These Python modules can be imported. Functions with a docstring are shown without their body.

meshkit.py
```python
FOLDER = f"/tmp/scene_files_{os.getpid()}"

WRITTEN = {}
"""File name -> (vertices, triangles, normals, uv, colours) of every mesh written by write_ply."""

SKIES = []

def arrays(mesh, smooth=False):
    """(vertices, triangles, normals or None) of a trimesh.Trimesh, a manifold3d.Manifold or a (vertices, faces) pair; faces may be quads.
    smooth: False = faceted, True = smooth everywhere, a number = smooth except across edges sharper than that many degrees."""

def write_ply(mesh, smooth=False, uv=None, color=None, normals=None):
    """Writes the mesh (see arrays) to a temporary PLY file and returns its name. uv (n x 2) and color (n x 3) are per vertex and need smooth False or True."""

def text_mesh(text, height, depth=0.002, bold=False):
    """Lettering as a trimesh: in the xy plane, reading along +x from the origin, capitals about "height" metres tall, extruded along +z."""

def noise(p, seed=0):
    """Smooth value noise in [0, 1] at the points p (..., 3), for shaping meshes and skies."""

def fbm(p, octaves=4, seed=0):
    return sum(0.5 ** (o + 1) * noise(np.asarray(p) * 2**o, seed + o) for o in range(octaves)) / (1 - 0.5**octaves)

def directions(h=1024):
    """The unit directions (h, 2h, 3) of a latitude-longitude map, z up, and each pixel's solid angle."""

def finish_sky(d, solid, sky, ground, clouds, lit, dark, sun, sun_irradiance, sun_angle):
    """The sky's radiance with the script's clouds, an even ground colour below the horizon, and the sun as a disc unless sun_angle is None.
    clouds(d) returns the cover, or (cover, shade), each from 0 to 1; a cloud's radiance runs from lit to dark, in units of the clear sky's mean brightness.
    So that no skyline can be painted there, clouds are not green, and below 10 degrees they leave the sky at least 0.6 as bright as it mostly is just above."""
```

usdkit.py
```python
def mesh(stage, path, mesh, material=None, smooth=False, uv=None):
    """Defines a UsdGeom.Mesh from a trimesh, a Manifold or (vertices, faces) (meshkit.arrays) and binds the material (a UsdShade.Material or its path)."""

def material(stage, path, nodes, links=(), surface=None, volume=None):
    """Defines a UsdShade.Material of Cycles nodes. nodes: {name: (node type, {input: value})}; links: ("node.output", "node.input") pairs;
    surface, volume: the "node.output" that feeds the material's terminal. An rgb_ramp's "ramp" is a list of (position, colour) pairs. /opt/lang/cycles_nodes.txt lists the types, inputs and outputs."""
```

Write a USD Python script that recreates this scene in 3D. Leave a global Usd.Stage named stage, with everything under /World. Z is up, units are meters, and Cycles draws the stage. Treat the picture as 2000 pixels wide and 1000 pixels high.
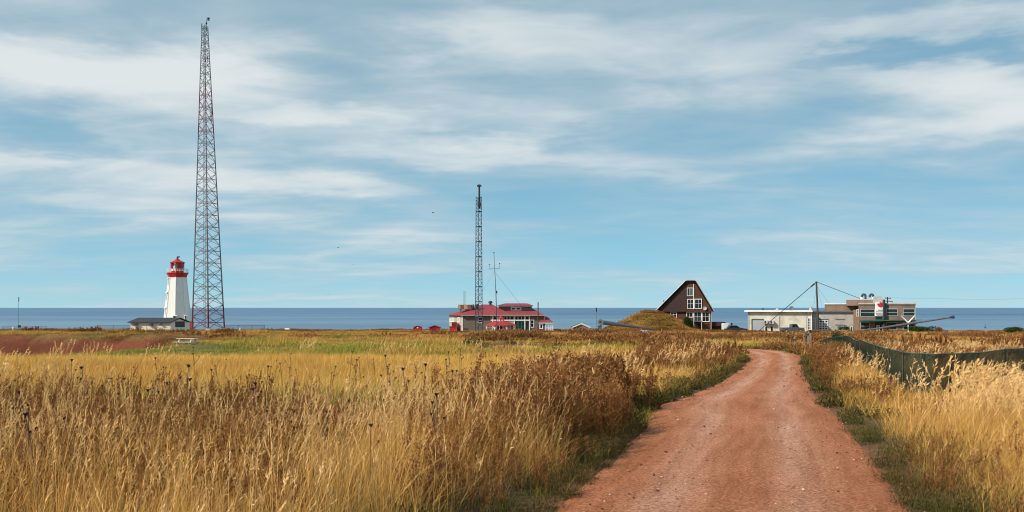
import math, random
import numpy as np
import trimesh
import shapely.geometry as sg
import usdkit, meshkit
from pxr import Usd, UsdGeom, UsdLux, UsdShade, Gf, Sdf, Vt

stage = Usd.Stage.CreateInMemory()
UsdGeom.SetStageUpAxis(stage, UsdGeom.Tokens.z)
UsdGeom.SetStageMetersPerUnit(stage, 1.0)
UsdGeom.Xform.Define(stage, '/World')
UsdGeom.Scope.Define(stage, '/World/Looks')

# ------------------------------------------------------------------ camera, sky, sun
F = 1732.0            # focal length in photograph pixels (2000 wide, about 60 degrees)
HOR = 601.0           # the sea horizon's row
EYE = 1.9
SLOPE = 0.0175        # the land falls gently towards the sea
cam = UsdGeom.Camera.Define(stage, '/World/camera')
cam.CreateHorizontalApertureAttr(36.0); cam.CreateVerticalApertureAttr(18.0)
cam.CreateFocalLengthAttr(36.0 * F / 2000)
cam.CreateVerticalApertureOffsetAttr(36.0 * (HOR - 500) / 2000)
cam.CreateClippingRangeAttr(Gf.Vec2f(0.1, 200000))
cam.CreateExposureAttr(0.28)
cam.AddTransformOp().Set(Gf.Matrix4d(1, 0, 0, 0, 0, 0, 1, 0, 0, -1, 0, 0, 0, 0, EYE, 1))

SUN = np.array([-0.88, -0.48, 0.0]); SUN /= np.linalg.norm(SUN)
SUN_EL = math.radians(36)
SUN_ROT = math.atan2(SUN[0], SUN[1])
sund = np.array([SUN[0] * math.cos(SUN_EL), SUN[1] * math.cos(SUN_EL), math.sin(SUN_EL)])


def sky_material():
    def dirv(px, py):
        v = np.array([(px - 1000) / F, 1.0, (HOR - py) / F]); return v / np.linalg.norm(v)
    n = {
        'tc': ('texture_coordinate', {}),
        'sky': ('sky_texture', {'sky_type': 'single_scattering', 'sun_disc': False, 'sun_elevation': SUN_EL, 'sun_rotation': SUN_ROT,
                                'altitude': 10.0, 'air_density': 0.5, 'aerosol_density': 0.0, 'ozone_density': 4.0}),
        'sep': ('separate_xyz', {}),
        'zp': ('math', {'math_type': 'maximum', 'value2': 0.0}),
        'zo': ('math', {'math_type': 'add', 'value2': 0.13}),
        'ux': ('math', {'math_type': 'divide'}), 'uy': ('math', {'math_type': 'divide'}),
        'comb': ('combine_xyz', {'z': 0.0}),
        'map': ('mapping', {'scale': (0.9, 1.55, 1.0), 'rotation': (0, 0, 0.18), 'location': (3.1, 1.7, 0.4)}),
        'n1': ('noise_texture', {'scale': 0.8, 'detail': 6.0, 'roughness': 0.46, 'distortion': 0.35}),
        'n2': ('noise_texture', {'scale': 2.6, 'detail': 5.0, 'roughness': 0.55, 'distortion': 0.6}),
        'wmap': ('mapping', {'scale': (3.6, 3.6, 15.0), 'rotation': (0, 0.10, 0)}),
        'wn': ('noise_texture', {'scale': 1.3, 'detail': 5.0, 'roughness': 0.6}),
        'wsub': ('vector_math', {'math_type': 'subtract', 'vector2': (0.5, 0.5, 0.5)}),
        'wsc': ('vector_math', {'math_type': 'multiply', 'vector2': (0.34, 0.0, 0.085)}),
        'wadd': ('vector_math', {'math_type': 'add'}),
        'm1': ('math', {'math_type': 'multiply', 'value2': 0.78}),
        'm2': ('math', {'math_type': 'multiply_add', 'value2': 0.44}),
    }
    l = [('tc.generated', 'sky.vector'), ('tc.generated', 'sep.vector'), ('sep.z', 'zp.value1'), ('zp.value', 'zo.value1'),
         ('sep.x', 'ux.value1'), ('zo.value', 'ux.value2'), ('sep.y', 'uy.value1'), ('zo.value', 'uy.value2'),
         ('ux.value', 'comb.x'), ('uy.value', 'comb.y'), ('comb.vector', 'map.vector'),
         ('map.vector', 'n1.vector'), ('map.vector', 'n2.vector'),
         ('tc.generated', 'wmap.vector'), ('wmap.vector', 'wn.vector'), ('wn.color', 'wsub.vector1'), ('wsub.vector', 'wsc.vector1'),
         ('tc.generated', 'wadd.vector1'), ('wsc.vector', 'wadd.vector2'),
         ('n1.fac', 'm1.value1'), ('n2.fac', 'm2.value1'), ('m1.value', 'm2.value3')]
    l.pop(0)
    blobs = [(250, 125, 250, 60, .24), (330, 175, 330, 60, .16), (0, 105, 130, 42, .18), (420, 240, 620, 190, .15), (1010, 45, 360, 62, .24), (1330, 110, 600, 45, .17),
             (1960, 205, 300, 105, .30), (1640, 150, 420, 50, .10), (1880, 36, 260, 30, .22), (560, 362, 190, 34, .20), (745, 378, 130, 34, .18), (950, 288, 260, 36, .22), (1080, 245, 90, 34, .10),
             (720, 228, 250, 20, .17), (870, 465, 200, 60, .10), (1470, 30, 260, 60, .10), (1400, 335, 320, 18, .10), (250, 415, 330, 26, .10), (90, 300, 160, 20, .12),
             (730, 75, 190, 70, -.20), (1420, 225, 420, 55, -.15), (1850, 340, 300, 75, -.17), (40, 245, 120, 40, -.20), (1850, 92, 220, 15, -.26),
             (470, 300, 260, 26, -.07), (1300, 430, 480, 80, -.10), (100, 480, 330, 60, -.06), (330, 30, 160, 50, -.05)]
    last = 'm2.value'
    for i, (px, py, hw, hh, amp) in enumerate(blobs):
        b = dirv(px, py)
        n[f's{i}'] = ('vector_math', {'math_type': 'subtract', 'vector2': tuple(b)})
        n[f'k{i}'] = ('vector_math', {'math_type': 'multiply', 'vector2': (F / hw, F / hw * 0.5, F / hh)})
        n[f'd{i}'] = ('vector_math', {'math_type': 'length'})
        n[f'r{i}'] = ('map_range', {'range_type': 'smootherstep', 'from_min': 0.0, 'from_max': 1.45, 'to_min': amp, 'to_max': 0.0, 'clamp': True})
        n[f'a{i}'] = ('math', {'math_type': 'add'})
        l += [('wadd.vector', f's{i}.vector1'), (f's{i}.vector', f'k{i}.vector1'), (f'k{i}.vector', f'd{i}.vector1'), (f'd{i}.value', f'r{i}.value'),
              (last, f'a{i}.value1'), (f'r{i}.result', f'a{i}.value2')]
        last = f'a{i}.value'
    n['cov'] = ('map_range', {'range_type': 'smoothstep', 'from_min': 0.27, 'from_max': 1.04, 'to_min': 0.0, 'to_max': 0.95, 'clamp': True})
    n['ccol'] = ('rgb_ramp', {'ramp': [(0.0, SKY_VEIL), (0.45, SKY_MID), (1.0, SKY_LIT)]})
    n['mix'] = ('mix_color', {'blend_type': 'mix'})
    n['veil'] = ('rgb_ramp', {'ramp': [(0.0, (3.0, 6.3, 7.3)), (0.05, (2.6, 5.65, 6.9)), (0.13, (2.2, 4.8, 6.2)), (0.24, (2.15, 4.2, 5.5)), (0.36, (2.4, 4.1, 5.2)), (1.0, (1.6, 2.9, 4.4))]})
    n['thin'] = ('mix_color', {'blend_type': 'mix', 'fac': 0.82})
    n['tint'] = ('mix_color', {'blend_type': 'multiply', 'fac': 1.0, 'b': SKY_TINT})
    n['bg'] = ('background_shader', {'strength': SKY_STRENGTH})
    l += [(last, 'cov.value'), ('cov.result', 'ccol.fac'), ('cov.result', 'mix.fac'), ('sky.color', 'tint.a'), ('tint.result', 'thin.a'), ('zp.value', 'veil.fac'), ('veil.color', 'thin.b'), ('thin.result', 'mix.a'), ('ccol.color', 'mix.b'), ('mix.result', 'bg.color')]
    return usdkit.material(stage, '/World/Looks/sky_air', n, l, surface='bg.background')


SKY_STRENGTH = 0.090
SKY_TINT = (1.0, 1.0, 1.0)
SKY_VEIL, SKY_MID, SKY_LIT = (3.7, 5.0, 5.7), (4.8, 5.75, 6.2), (7.2, 7.55, 7.6)
dome = UsdLux.DomeLight.Define(stage, '/World/sky')
dome.CreateIntensityAttr(1.0)
UsdShade.MaterialBindingAPI.Apply(dome.GetPrim()).Bind(sky_material())
dome.GetPrim().SetCustomDataByKey('kind', 'structure')
sun = UsdLux.DistantLight.Define(stage, '/World/sun')
sun.CreateIntensityAttr(1.0); sun.CreateAngleAttr(1.5); sun.CreateColorAttr(Gf.Vec3f(1.0, 0.93, 0.82)); sun.CreateNormalizeAttr(True)
zax = sund; xax = np.cross([0, 0, 1], zax); xax /= np.linalg.norm(xax); yax = np.cross(zax, xax)
sun.AddTransformOp().Set(Gf.Matrix4d(*xax, 0, *yax, 0, *zax, 0, 0, 0, 60, 1))

# ------------------------------------------------------------------ helpers
_names = {}


def numbered(parent, name):
    k = (parent, name); n = _names.get(k, 0); _names[k] = n + 1
    return name if n == 0 else f'{name}_{n:03d}'


def path_of(parent):
    return '/World' if parent is None else str(parent.GetPath())


def tag(p, label=None, cat=None, group=None, kind=None):
    for k, v in (('label', label), ('category', cat), ('group', group), ('kind', kind)):
        if v: p.SetCustomDataByKey(k, v)
    return p


def obj(name, mesh, m, parent=None, smooth=False, label=None):
    pp = path_of(parent)
    g = usdkit.mesh(stage, f'{pp}/{numbered(pp, name)}', mesh, M[m] if isinstance(m, str) else m, smooth=smooth).GetPrim()
    if label: g.SetCustomDataByKey('label', label)
    return g


def thing(name, label, cat, loc=(0, 0, 0), yaw=0.0, group=None, kind=None):
    x = UsdGeom.Xform.Define(stage, '/World/' + numbered('/World', name))
    x.AddTranslateOp().Set(Gf.Vec3d(*map(float, loc)))
    if yaw: x.AddRotateZOp().Set(float(yaw))
    return tag(x.GetPrim(), label, cat, group, kind)


def copy_of(src, loc, yaw, label, group=None, scale=None):
    was = src.GetCustomData()
    x = UsdGeom.Xform.Define(stage, '/World/' + numbered('/World', src.GetName()))
    x.GetPrim().GetReferences().AddInternalReference(src.GetPath())
    x.GetPrim().SetInstanceable(True)
    x.ClearXformOpOrder()
    x.AddTranslateOp().Set(Gf.Vec3d(*map(float, loc)))
    x.AddRotateZOp().Set(float(yaw))
    if scale: x.AddScaleOp().Set(Gf.Vec3f(*scale))
    return tag(x.GetPrim(), label, was['category'], group or was.get('group'))


def box(x0, x1, y0, y1, z0, z1):
    b = trimesh.creation.box([abs(x1 - x0), abs(y1 - y0), abs(z1 - z0)])
    b.apply_translation([(x0 + x1) / 2, (y0 + y1) / 2, (z0 + z1) / 2]); return b


def bar(a, b, w, h=None):
    """A square bar from a to b."""
    a, b = np.asarray(a, float), np.asarray(b, float); h = h or w
    d = b - a; L = np.linalg.norm(d); z = d / L
    up = np.array([0, 0, 1.0]) if abs(z[2]) < 0.95 else np.array([0, 1.0, 0])
    x = np.cross(up, z); x /= np.linalg.norm(x); y = np.cross(z, x)
    m = trimesh.creation.box([w, h, L]); T = np.eye(4); T[:3, 0], T[:3, 1], T[:3, 2], T[:3, 3] = x, y, z, (a + b) / 2
    m.apply_transform(T); return m


def tube(a, b, r0, r1=None, n=10):
    """A tapered round bar from a to b."""
    a, b = np.asarray(a, float), np.asarray(b, float); r1 = r0 if r1 is None else r1
    d = b - a; z = d / np.linalg.norm(d)
    up = np.array([0, 0, 1.0]) if abs(z[2]) < 0.95 else np.array([0, 1.0, 0])
    x = np.cross(up, z); x /= np.linalg.norm(x); y = np.cross(z, x)
    t = np.arange(n) / n * 2 * np.pi
    ring = np.cos(t)[:, None] * x + np.sin(t)[:, None] * y
    v = np.vstack([a + ring * r0, b + ring * r1, a, b]); i = np.arange(n); j = (i + 1) % n
    f = np.vstack([np.c_[i, j, j + n], np.c_[i, j + n, i + n], np.c_[j, i, np.full(n, 2 * n)], np.c_[i + n, j + n, np.full(n, 2 * n + 1)]])
    return trimesh.Trimesh(v, f, process=False)


def lathe(prof, n=16, phase=0.0):
    prof = np.asarray(prof, float); t = np.arange(n) / n * 2 * np.pi + phase; k = len(prof)
    v = np.stack([prof[:, 0][:, None] * np.cos(t), prof[:, 0][:, None] * np.sin(t), np.repeat(prof[:, 1][:, None], n, 1)], -1).reshape(-1, 3)
    f = []
    for a in range(k - 1):
        for i in range(n):
            j = (i + 1) % n
            f += [[a * n + i, a * n + j, a * n + n + j], [a * n + i, a * n + n + j, a * n + n + i]]
    return trimesh.Trimesh(v, f, process=False)


def hull(pts):
    return trimesh.Trimesh(np.asarray(pts, float)).convex_hull if False else trimesh.convex.convex_hull(np.asarray(pts, float))


def prism(poly, y0, y1):
    """A polygon in x,z pushed along y."""
    m = trimesh.creation.extrude_polygon(sg.Polygon(poly), abs(y1 - y0), engine='earcut')
    v = m.vertices.copy(); m.vertices = np.c_[v[:, 0], min(y0, y1) + v[:, 2], v[:, 1]]; m.invert(); return m


def cat(*ms):
    return trimesh.util.concatenate([x for m in ms for x in (m if isinstance(m, (list, tuple)) else [m])])


# ------------------------------------------------------------------ terrain heights
rng = np.random.default_rng(7)


def sstep(a, b, x):
    t = np.clip((np.asarray(x, float) - a) / (b - a), 0, 1); return t * t * (3 - 2 * t)


LEFT = np.array([(-40, -13.2), (-5, -4.2), (4, -1.0), (8.9, .46), (10.5, .92), (14.4, 2.0), (16.6, 2.65), (19.2, 3.0), (20.7, 3.5), (22.9, 4.55), (28.9, 6.9), (39.3, 10.3), (50, 13.4), (56, 14.6), (60, 14.2), (64, 11.5), (67, 6), (69, -2)])
RIGHT = np.array([(-40, -9.2), (-5, -.3), (4, 2.55), (8.9, 3.97), (10.3, 4.36), (12.3, 4.97), (15.8, 5.95), (20.7, 7.25), (30.3, 10.1), (40, 13.1), (47.8, 15.6), (54, 17.4), (60, 18.5), (65.5, 18.0), (70, 13), (73, 6), (75, -2)])
# the road as an outline (left side up, right side back)
road_poly = sg.Polygon([(x, y) for y, x in LEFT] + [(x, y) for y, x in RIGHT[::-1]]).buffer(0.25).buffer(-0.25)
_ring = np.array(road_poly.exterior.coords)


def road_dist(x, y):
    """Signed distance to the road's edge, negative on the road (near field only)."""
    import shapely
    p = shapely.points(np.asarray(x, float), np.asarray(y, float))
    d = shapely.distance(p, road_poly.exterior)
    return np.where(shapely.contains(road_poly, p), -d, d)


def px_of(x, y):
    return 1000 + F * np.asarray(x) / np.maximum(np.asarray(y, float), 1.0)


def edge_of(x):
    x = np.asarray(x, float)
    return 262 - 48 * sstep(30, 95, x) + 5 * (meshkit.noise(np.stack([x / 14, x * 0, x * 0], -1), 5) - .5) + 10 * sstep(-60, -140, x)


def gully_mask(x, y):
    n = 7 * (meshkit.fbm(np.stack([x / 9, y / 9, x * 0], -1), 3, 11) - .5) + 4.5 * (meshkit.fbm(np.stack([x / 2.6, y / 7, x * 0], -1), 3, 12) - .5)
    return sstep(-30, -44, x + n + (y - 100) * 0.15) * sstep(45, 57, y + 0.4 * n) * (1 - sstep(105.5, 111, y + 0.55 * n))


def mound_h(x, y):
    u = 1000 + F * x / 199.0
    prof = np.interp(u, [1172, 1195, 1212, 1235, 1256, 1274, 1290, 1303, 1318, 1335, 1352, 1370], [0, .2, 1.1, 2.6, 3.8, 4.45, 4.35, 3.6, 2.5, 1.4, .35, 0])
    return prof * sstep(184, 200, y + 2 * (meshkit.noise(np.stack([x / 4, y / 4, x * 0], -1), 3) - .5)) * (1 - sstep(208, 222, y)) * (0.74 + 0.46 * meshkit.fbm(np.stack([x / 4, y / 4, x * 0], -1), 3, 4))


def ground_z(x, y):
    x, y = np.asarray(x, float), np.asarray(y, float)
    z = -SLOPE * np.maximum(y, -40)
    P = lambda s: np.stack([x / s, y / s, x * 0], -1)
    z = z + sstep(12, 60, y) * 0.55 * (meshkit.fbm(P(26.0), 3, 1) - .5) * (1 - sstep(150, 190, y) * .5) * sstep(1, 8, np.abs(x - y * 0.27))
    z = z + 0.16 * (meshkit.fbm(P(3.0), 3, 2) - .5) * sstep(0, 12, np.abs(y) + np.abs(x))
    z = z + .85 * (meshkit.fbm(np.stack([x / 11, y / 7, x * 0], -1), 2, 14) - .5) * sstep(48, 64, y) * (1 - sstep(150, 180, y)) * sstep(12, 4, x - y * .27 + 14)
    g = gully_mask(x, y)
    z = z + .45 * sstep(-28, -46, x) * sstep(90, 108, y) * (1 - sstep(120, 175, y))
    z = z - 2.5 * g + 1.1 * g * (meshkit.fbm(P(2.2), 4, 9) - .5)
    z = z + mound_h(x, y)
    e = edge_of(x)
    fall = np.maximum(sstep(0, 7, y - e), sstep(320, 330, np.abs(x)))
    return z * (1 - fall) + fall * -14.0


def ground_at(x, y):
    return float(ground_z(np.array([x]), np.array([y]))[0])


def W(px, py, D):
    return np.array([(px - 1000) / F * D, D, EYE + (HOR - py) / F * D])


class Frame:
    """Local metres of something standing at depth D, turned by yaw degrees, whose base is seen at (px, py)."""
    def __init__(s, px, py, D, yaw=0.0):
        s.D, s.o, s.c, s.s = D, W(px, py, D), math.cos(math.radians(yaw)), math.sin(math.radians(yaw))

    def x(s, px, dy=0):
        k = (px - 1000) / F
        return (k * (s.o[1] + dy * s.c) - s.o[0] + dy * s.s) / (s.c - k * s.s)

    def z(s, py, dy=0): return EYE + (HOR - py) / F * (s.D + dy * s.c) - s.o[2]
    def p(s, px, py, dy=0): return np.array([s.x(px, dy), dy, s.z(py, dy)])
    def box(s, x0, x1, y0, y1, dy0, dy1, at=None):
        """From pixels x0..x1, y0..y1 as seen at the front face's depth."""
        a = dy0 if at is None else at
        return box(s.x(x0, a), s.x(x1, a), dy0, dy1, s.z(y1, a), s.z(y0, a))


# ------------------------------------------------------------------ materials
M = {}


def mat(name, col, rough=0.85, var=0.18, scale=1.5, bump=0.0, bscale=20.0, metallic=0.0, spec=0.3, stretch=(1, 1, 1), alt=None):
    col = np.asarray(col, float); alt = col * (1 - var) if alt is None else np.asarray(alt, float)
    n = {'g': ('geometry', {}), 'mp': ('mapping', {'scale': stretch}), 'n': ('noise_texture', {'scale': scale, 'detail': 6.0, 'roughness': 0.65}),
         'r': ('rgb_ramp', {'ramp': [(0.3, tuple(alt)), (0.7, tuple(np.minimum(col * (1 + var * .6), .95)))]}),
         'p': ('principled_bsdf', {'roughness': rough, 'metallic': metallic, 'specular_ior_level': spec})}
    l = [('g.position', 'mp.vector'), ('mp.vector', 'n.vector'), ('n.fac', 'r.fac'), ('r.color', 'p.base_color')]
    if bump:
        n['bn'] = ('noise_texture', {'scale': bscale, 'detail': 4.0}); n['b'] = ('bump', {'strength': 1.0, 'distance': bump})
        l += [('mp.vector', 'bn.vector'), ('bn.fac', 'b.height'), ('b.normal', 'p.normal')]
    M[name] = usdkit.material(stage, '/World/Looks/' + name, n, l, surface='p.BSDF')


def brick_mat(name, c1, c2, mortar, w, h, msize=0.012, rough=0.9, rot=(math.pi / 2, 0, 0)):
    n = {'g': ('geometry', {}), 'mp': ('mapping', {'rotation': rot}),
         'b': ('brick_texture', {'color1': c1, 'color2': c2, 'mortar': mortar, 'scale': 1.0, 'mortar_size': msize, 'brick_width': w, 'row_height': h}),
         'n': ('noise_texture', {'scale': 0.7, 'detail': 5.0}), 'r': ('rgb_ramp', {'ramp': [(0.3, (.68, .66, .63)), (0.65, (1, 1, 1))]}),
         'm': ('mix_color', {'blend_type': 'multiply', 'fac': 1.0}), 'p': ('principled_bsdf', {'roughness': rough, 'specular_ior_level': .2})}
    l = [('g.position', 'mp.vector'), ('mp.vector', 'b.vector'), ('g.position', 'n.vector'), ('n.fac', 'r.fac'), ('b.color', 'm.a'), ('r.color', 'm.b'), ('m.result', 'p.base_color')]
    M[name] = usdkit.material(stage, '/World/Looks/' + name, n, l, surface='p.BSDF')


mat('white_paint', (.80, .79, .76), .6, .10, 1.2)
mat('white_shingle', (.80, .79, .75), .75, .13, 1.6, stretch=(2.5, 2.5, .5))
mat('red_paint', (.50, .025, .025), .5, .25, 2)
mat('red_roof', (.28, .055, .058), .7, .2, 1.4, stretch=(1, 1, 2), alt=(.24, .035, .042))
mat('bright_red_roof', (.40, .032, .035), .6, .2, 1.4)
mat('dark_red', (.17, .02, .025), .7, .2, 2)
mat('galvanised', (.15, .165, .18), .6, .3, .6)
mat('tower_red', (.15, .042, .038), .6, .3, .6)
mat('tower_white', (.34, .35, .36), .6, .3, .6)
mat('mast_steel', (.045, .06, .075), .6, .3, 1)
mat('dark_metal', (.04, .045, .05), .5, .3, 2)
mat('grey_metal', (.125, .14, .145), .5, .3, 1.5)
mat('pale_metal', (.45, .45, .43), .6, .2, 1.5)
mat('shed_wall', (.76, .69, .53), .85, .15, 1.3)
mat('shed_roof', (.045, .05, .062), .8, .3, 1.5)
mat('concrete', (.55, .52, .46), .9, .2, 3, bump=.02)
mat('shingle_grey', (.175, .14, .115), .9, .35, 2.2, stretch=(1, 1, 4))
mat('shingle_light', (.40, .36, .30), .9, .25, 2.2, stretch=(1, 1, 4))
mat('rusty', (.24, .10, .05), .9, .5, 2.5)
mat('tan_panel', (.42, .33, .20), .85, .2, 2)
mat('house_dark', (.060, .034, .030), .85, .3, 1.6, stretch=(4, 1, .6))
mat('house_brown', (.105, .045, .025), .85, .3, 1.8, stretch=(1, 1, 4))
mat('house_roof', (.055, .045, .042), .85, .3, 1.8)
mat('annex_wall', (.060, .028, .026), .85, .3, 1.8)
brick_mat('cream_block', (.74, .70, .59), (.71, .67, .57), (.60, .56, .47), .8, .4, .02)
brick_mat('shaded_block', (.46, .44, .41), (.43, .41, .385), (.38, .36, .33), .8, .4, .02)  # greyer copy of the cream block, with the recess shade put into its colour
brick_mat('brown_brick', (.225, .145, .115), (.19, .125, .10), (.26, .20, .165), .5, .22, .03)
brick_mat('tan_brick', (.30, .19, .13), (.26, .165, .115), (.31, .23, .175), .5, .22, .03)
mat('door_grey', (.36, .385, .42), .6, .1, 1)
mat('teal_trim', (.06, .15, .12), .4, .2, 1)
mat('green_canopy', (.03, .13, .085), .4, .25, 1)
mat('maple_red', (.50, .02, .03), .5, .05, 1)
mat('sign_ink', (.06, .06, .07), .6, .1, 1)
mat('sign_blank', (.80, .80, .80), .5, .04, 1)
mat('old_wood', (.30, .25, .19), .95, .35, 5, stretch=(6, 6, .7))
mat('dark_wood', (.075, .06, .05), .95, .35, 5, stretch=(6, 6, .7))
mat('pale_wood', (.62, .55, .43), .9, .2, 5)
mat('black_rubber', (.02, .02, .02), .9, .2, 3)
mat('car_dark', (.03, .035, .04), .25, .15, 1, spec=.5)
mat('car_grey', (.10, .105, .11), .3, .15, 1, spec=.5)
mat('car_white', (.75, .75, .75), .35, .08, 1, spec=.5)
mat('orange_plastic', (.65, .22, .05), .5, .1, 1)
mat('seed_dark', (.045, .028, .020), .95, .3, 30)
mat('pebble_red', (.38, .17, .11), .9, .3, 9)
mat('pebble_dark', (.10, .055, .045), .9, .3, 9)
mat('pebble_pale', (.62, .48, .40), .9, .2, 9)
mat('bird_grey', (.16, .16, .17), .9, .2, 6)
mat('bird_dark', (.03, .03, .032), .9, .2, 6)
mat('chain_link', (.20, .23, .25), .5, .2, 2)
for nm, c, r in (('glass_dark', (.012, .015, .018), .08), ('glass_teal', (.008, .030, .034), .10)):
    M[nm] = usdkit.material(stage, '/World/Looks/' + nm, {'p': ('principled_bsdf', {'base_color': c, 'roughness': r, 'specular_ior_level': .5})}, [], surface='p.BSDF')
M['clear_glass'] = usdkit.material(stage, '/World/Looks/clear_glass', {'f': ('fresnel', {'IOR': 1.5}), 't': ('transparent_bsdf', {'color': (.92, .95, .95)}),
    'gl': ('glossy_bsdf', {'color': (.9, .9, .9), 'roughness': .02}), 'm': ('mix_closure', {})}, [('f.fac', 'm.fac'), ('t.BSDF', 'm.closure1'), ('gl.BSDF', 'm.closure2')], surface='m.closure')

# the field's soil, coloured where the sward is (vertex colours) with grain from noise
M['soil'] = usdkit.material(stage, '/World/Looks/soil', {
    'a': ('attribute', {'attribute': 'Col'}), 'g': ('geometry', {}), 'n': ('noise_texture', {'scale': 3.0, 'detail': 8.0, 'roughness': .7}),
    'r': ('rgb_ramp', {'ramp': [(0.25, (.55, .55, .55)), (0.75, (1.25, 1.25, 1.25))]}), 'm': ('mix_color', {'blend_type': 'multiply', 'fac': 1.0, 'use_clamp': False}),
    'n2': ('noise_texture', {'scale': 9.0, 'detail': 6.0}), 'b': ('bump', {'strength': 1.0, 'distance': .06}),
    'p': ('principled_bsdf', {'roughness': .95, 'specular_ior_level': .1})},
    [('a.color', 'm.a'), ('g.position', 'n.vector'), ('g.position', 'n2.vector'), ('n.fac', 'r.fac'), ('r.color', 'm.b'), ('m.result', 'p.base_color'), ('n2.fac', 'b.height'), ('b.normal', 'p.normal')], surface='p.BSDF')

# red dirt: wheel tracks follow the road by an across-the-road attribute
M['red_dirt'] = usdkit.material(stage, '/World/Looks/red_dirt', {
    'a': ('attribute', {'attribute': 'Col'}), 's': ('separate_color', {'color_type': 'rgb'}), 'g': ('geometry', {}),
    'n1': ('noise_texture', {'scale': .9, 'detail': 5.0, 'roughness': .6}), 'n2': ('noise_texture', {'scale': 26.0, 'detail': 6.0, 'roughness': .8}),
    'cx': ('combine_xyz', {}), 'mp': ('mapping', {'scale': (11.0, .9, 1.0)}), 'n3': ('noise_texture', {'scale': 1.0, 'detail': 6.0, 'roughness': .65, 'distortion': .4}),
    'c1': ('rgb_ramp', {'ramp': [(0.25, (.45, .158, .068)), (0.75, (.50, .195, .094))]}),
    'c3': ('rgb_ramp', {'ramp': [(0.36, (.80, .76, .72)), (0.52, (1.0, 1.0, 1.0)), (0.68, (1.15, 1.20, 1.26))]}),
    'c2': ('rgb_ramp', {'ramp': [(0.36, (.42, .40, .38)), (0.5, (1.0, 1.0, 1.0)), (0.64, (1.5, 1.6, 1.7))]}),
    'm1': ('mix_color', {'blend_type': 'multiply', 'fac': 1.0, 'use_clamp': False}), 'm2': ('mix_color', {'blend_type': 'multiply', 'fac': 1.0, 'use_clamp': False}),
    'tr': ('mix_color', {'blend_type': 'mix', 'b': (.62, .32, .205)}), 'tf': ('math', {'math_type': 'multiply', 'value2': 1.0}),
    'h': ('math', {'math_type': 'add'}), 'b': ('bump', {'strength': 1.0, 'distance': .035}),
    'p': ('principled_bsdf', {'roughness': .95, 'specular_ior_level': .12})},
    [('a.color', 's.color'), ('s.r', 'cx.x'), ('s.g', 'cx.y'), ('cx.vector', 'mp.vector'), ('mp.vector', 'n3.vector'), ('g.position', 'n1.vector'), ('g.position', 'n2.vector'),
     ('n1.fac', 'c1.fac'), ('n2.fac', 'c2.fac'), ('n3.fac', 'c3.fac'), ('s.b', 'tf.value1'), ('tf.value', 'tr.fac'), ('c1.color', 'tr.a'),
     ('tr.result', 'm1.a'), ('c3.color', 'm1.b'), ('m1.result', 'm2.a'), ('c2.color', 'm2.b'), ('m2.result', 'p.base_color'),
     ('n2.fac', 'h.value1'), ('n3.fac', 'h.value2'), ('h.value', 'b.height'), ('b.normal', 'p.normal')], surface='p.BSDF')

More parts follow.
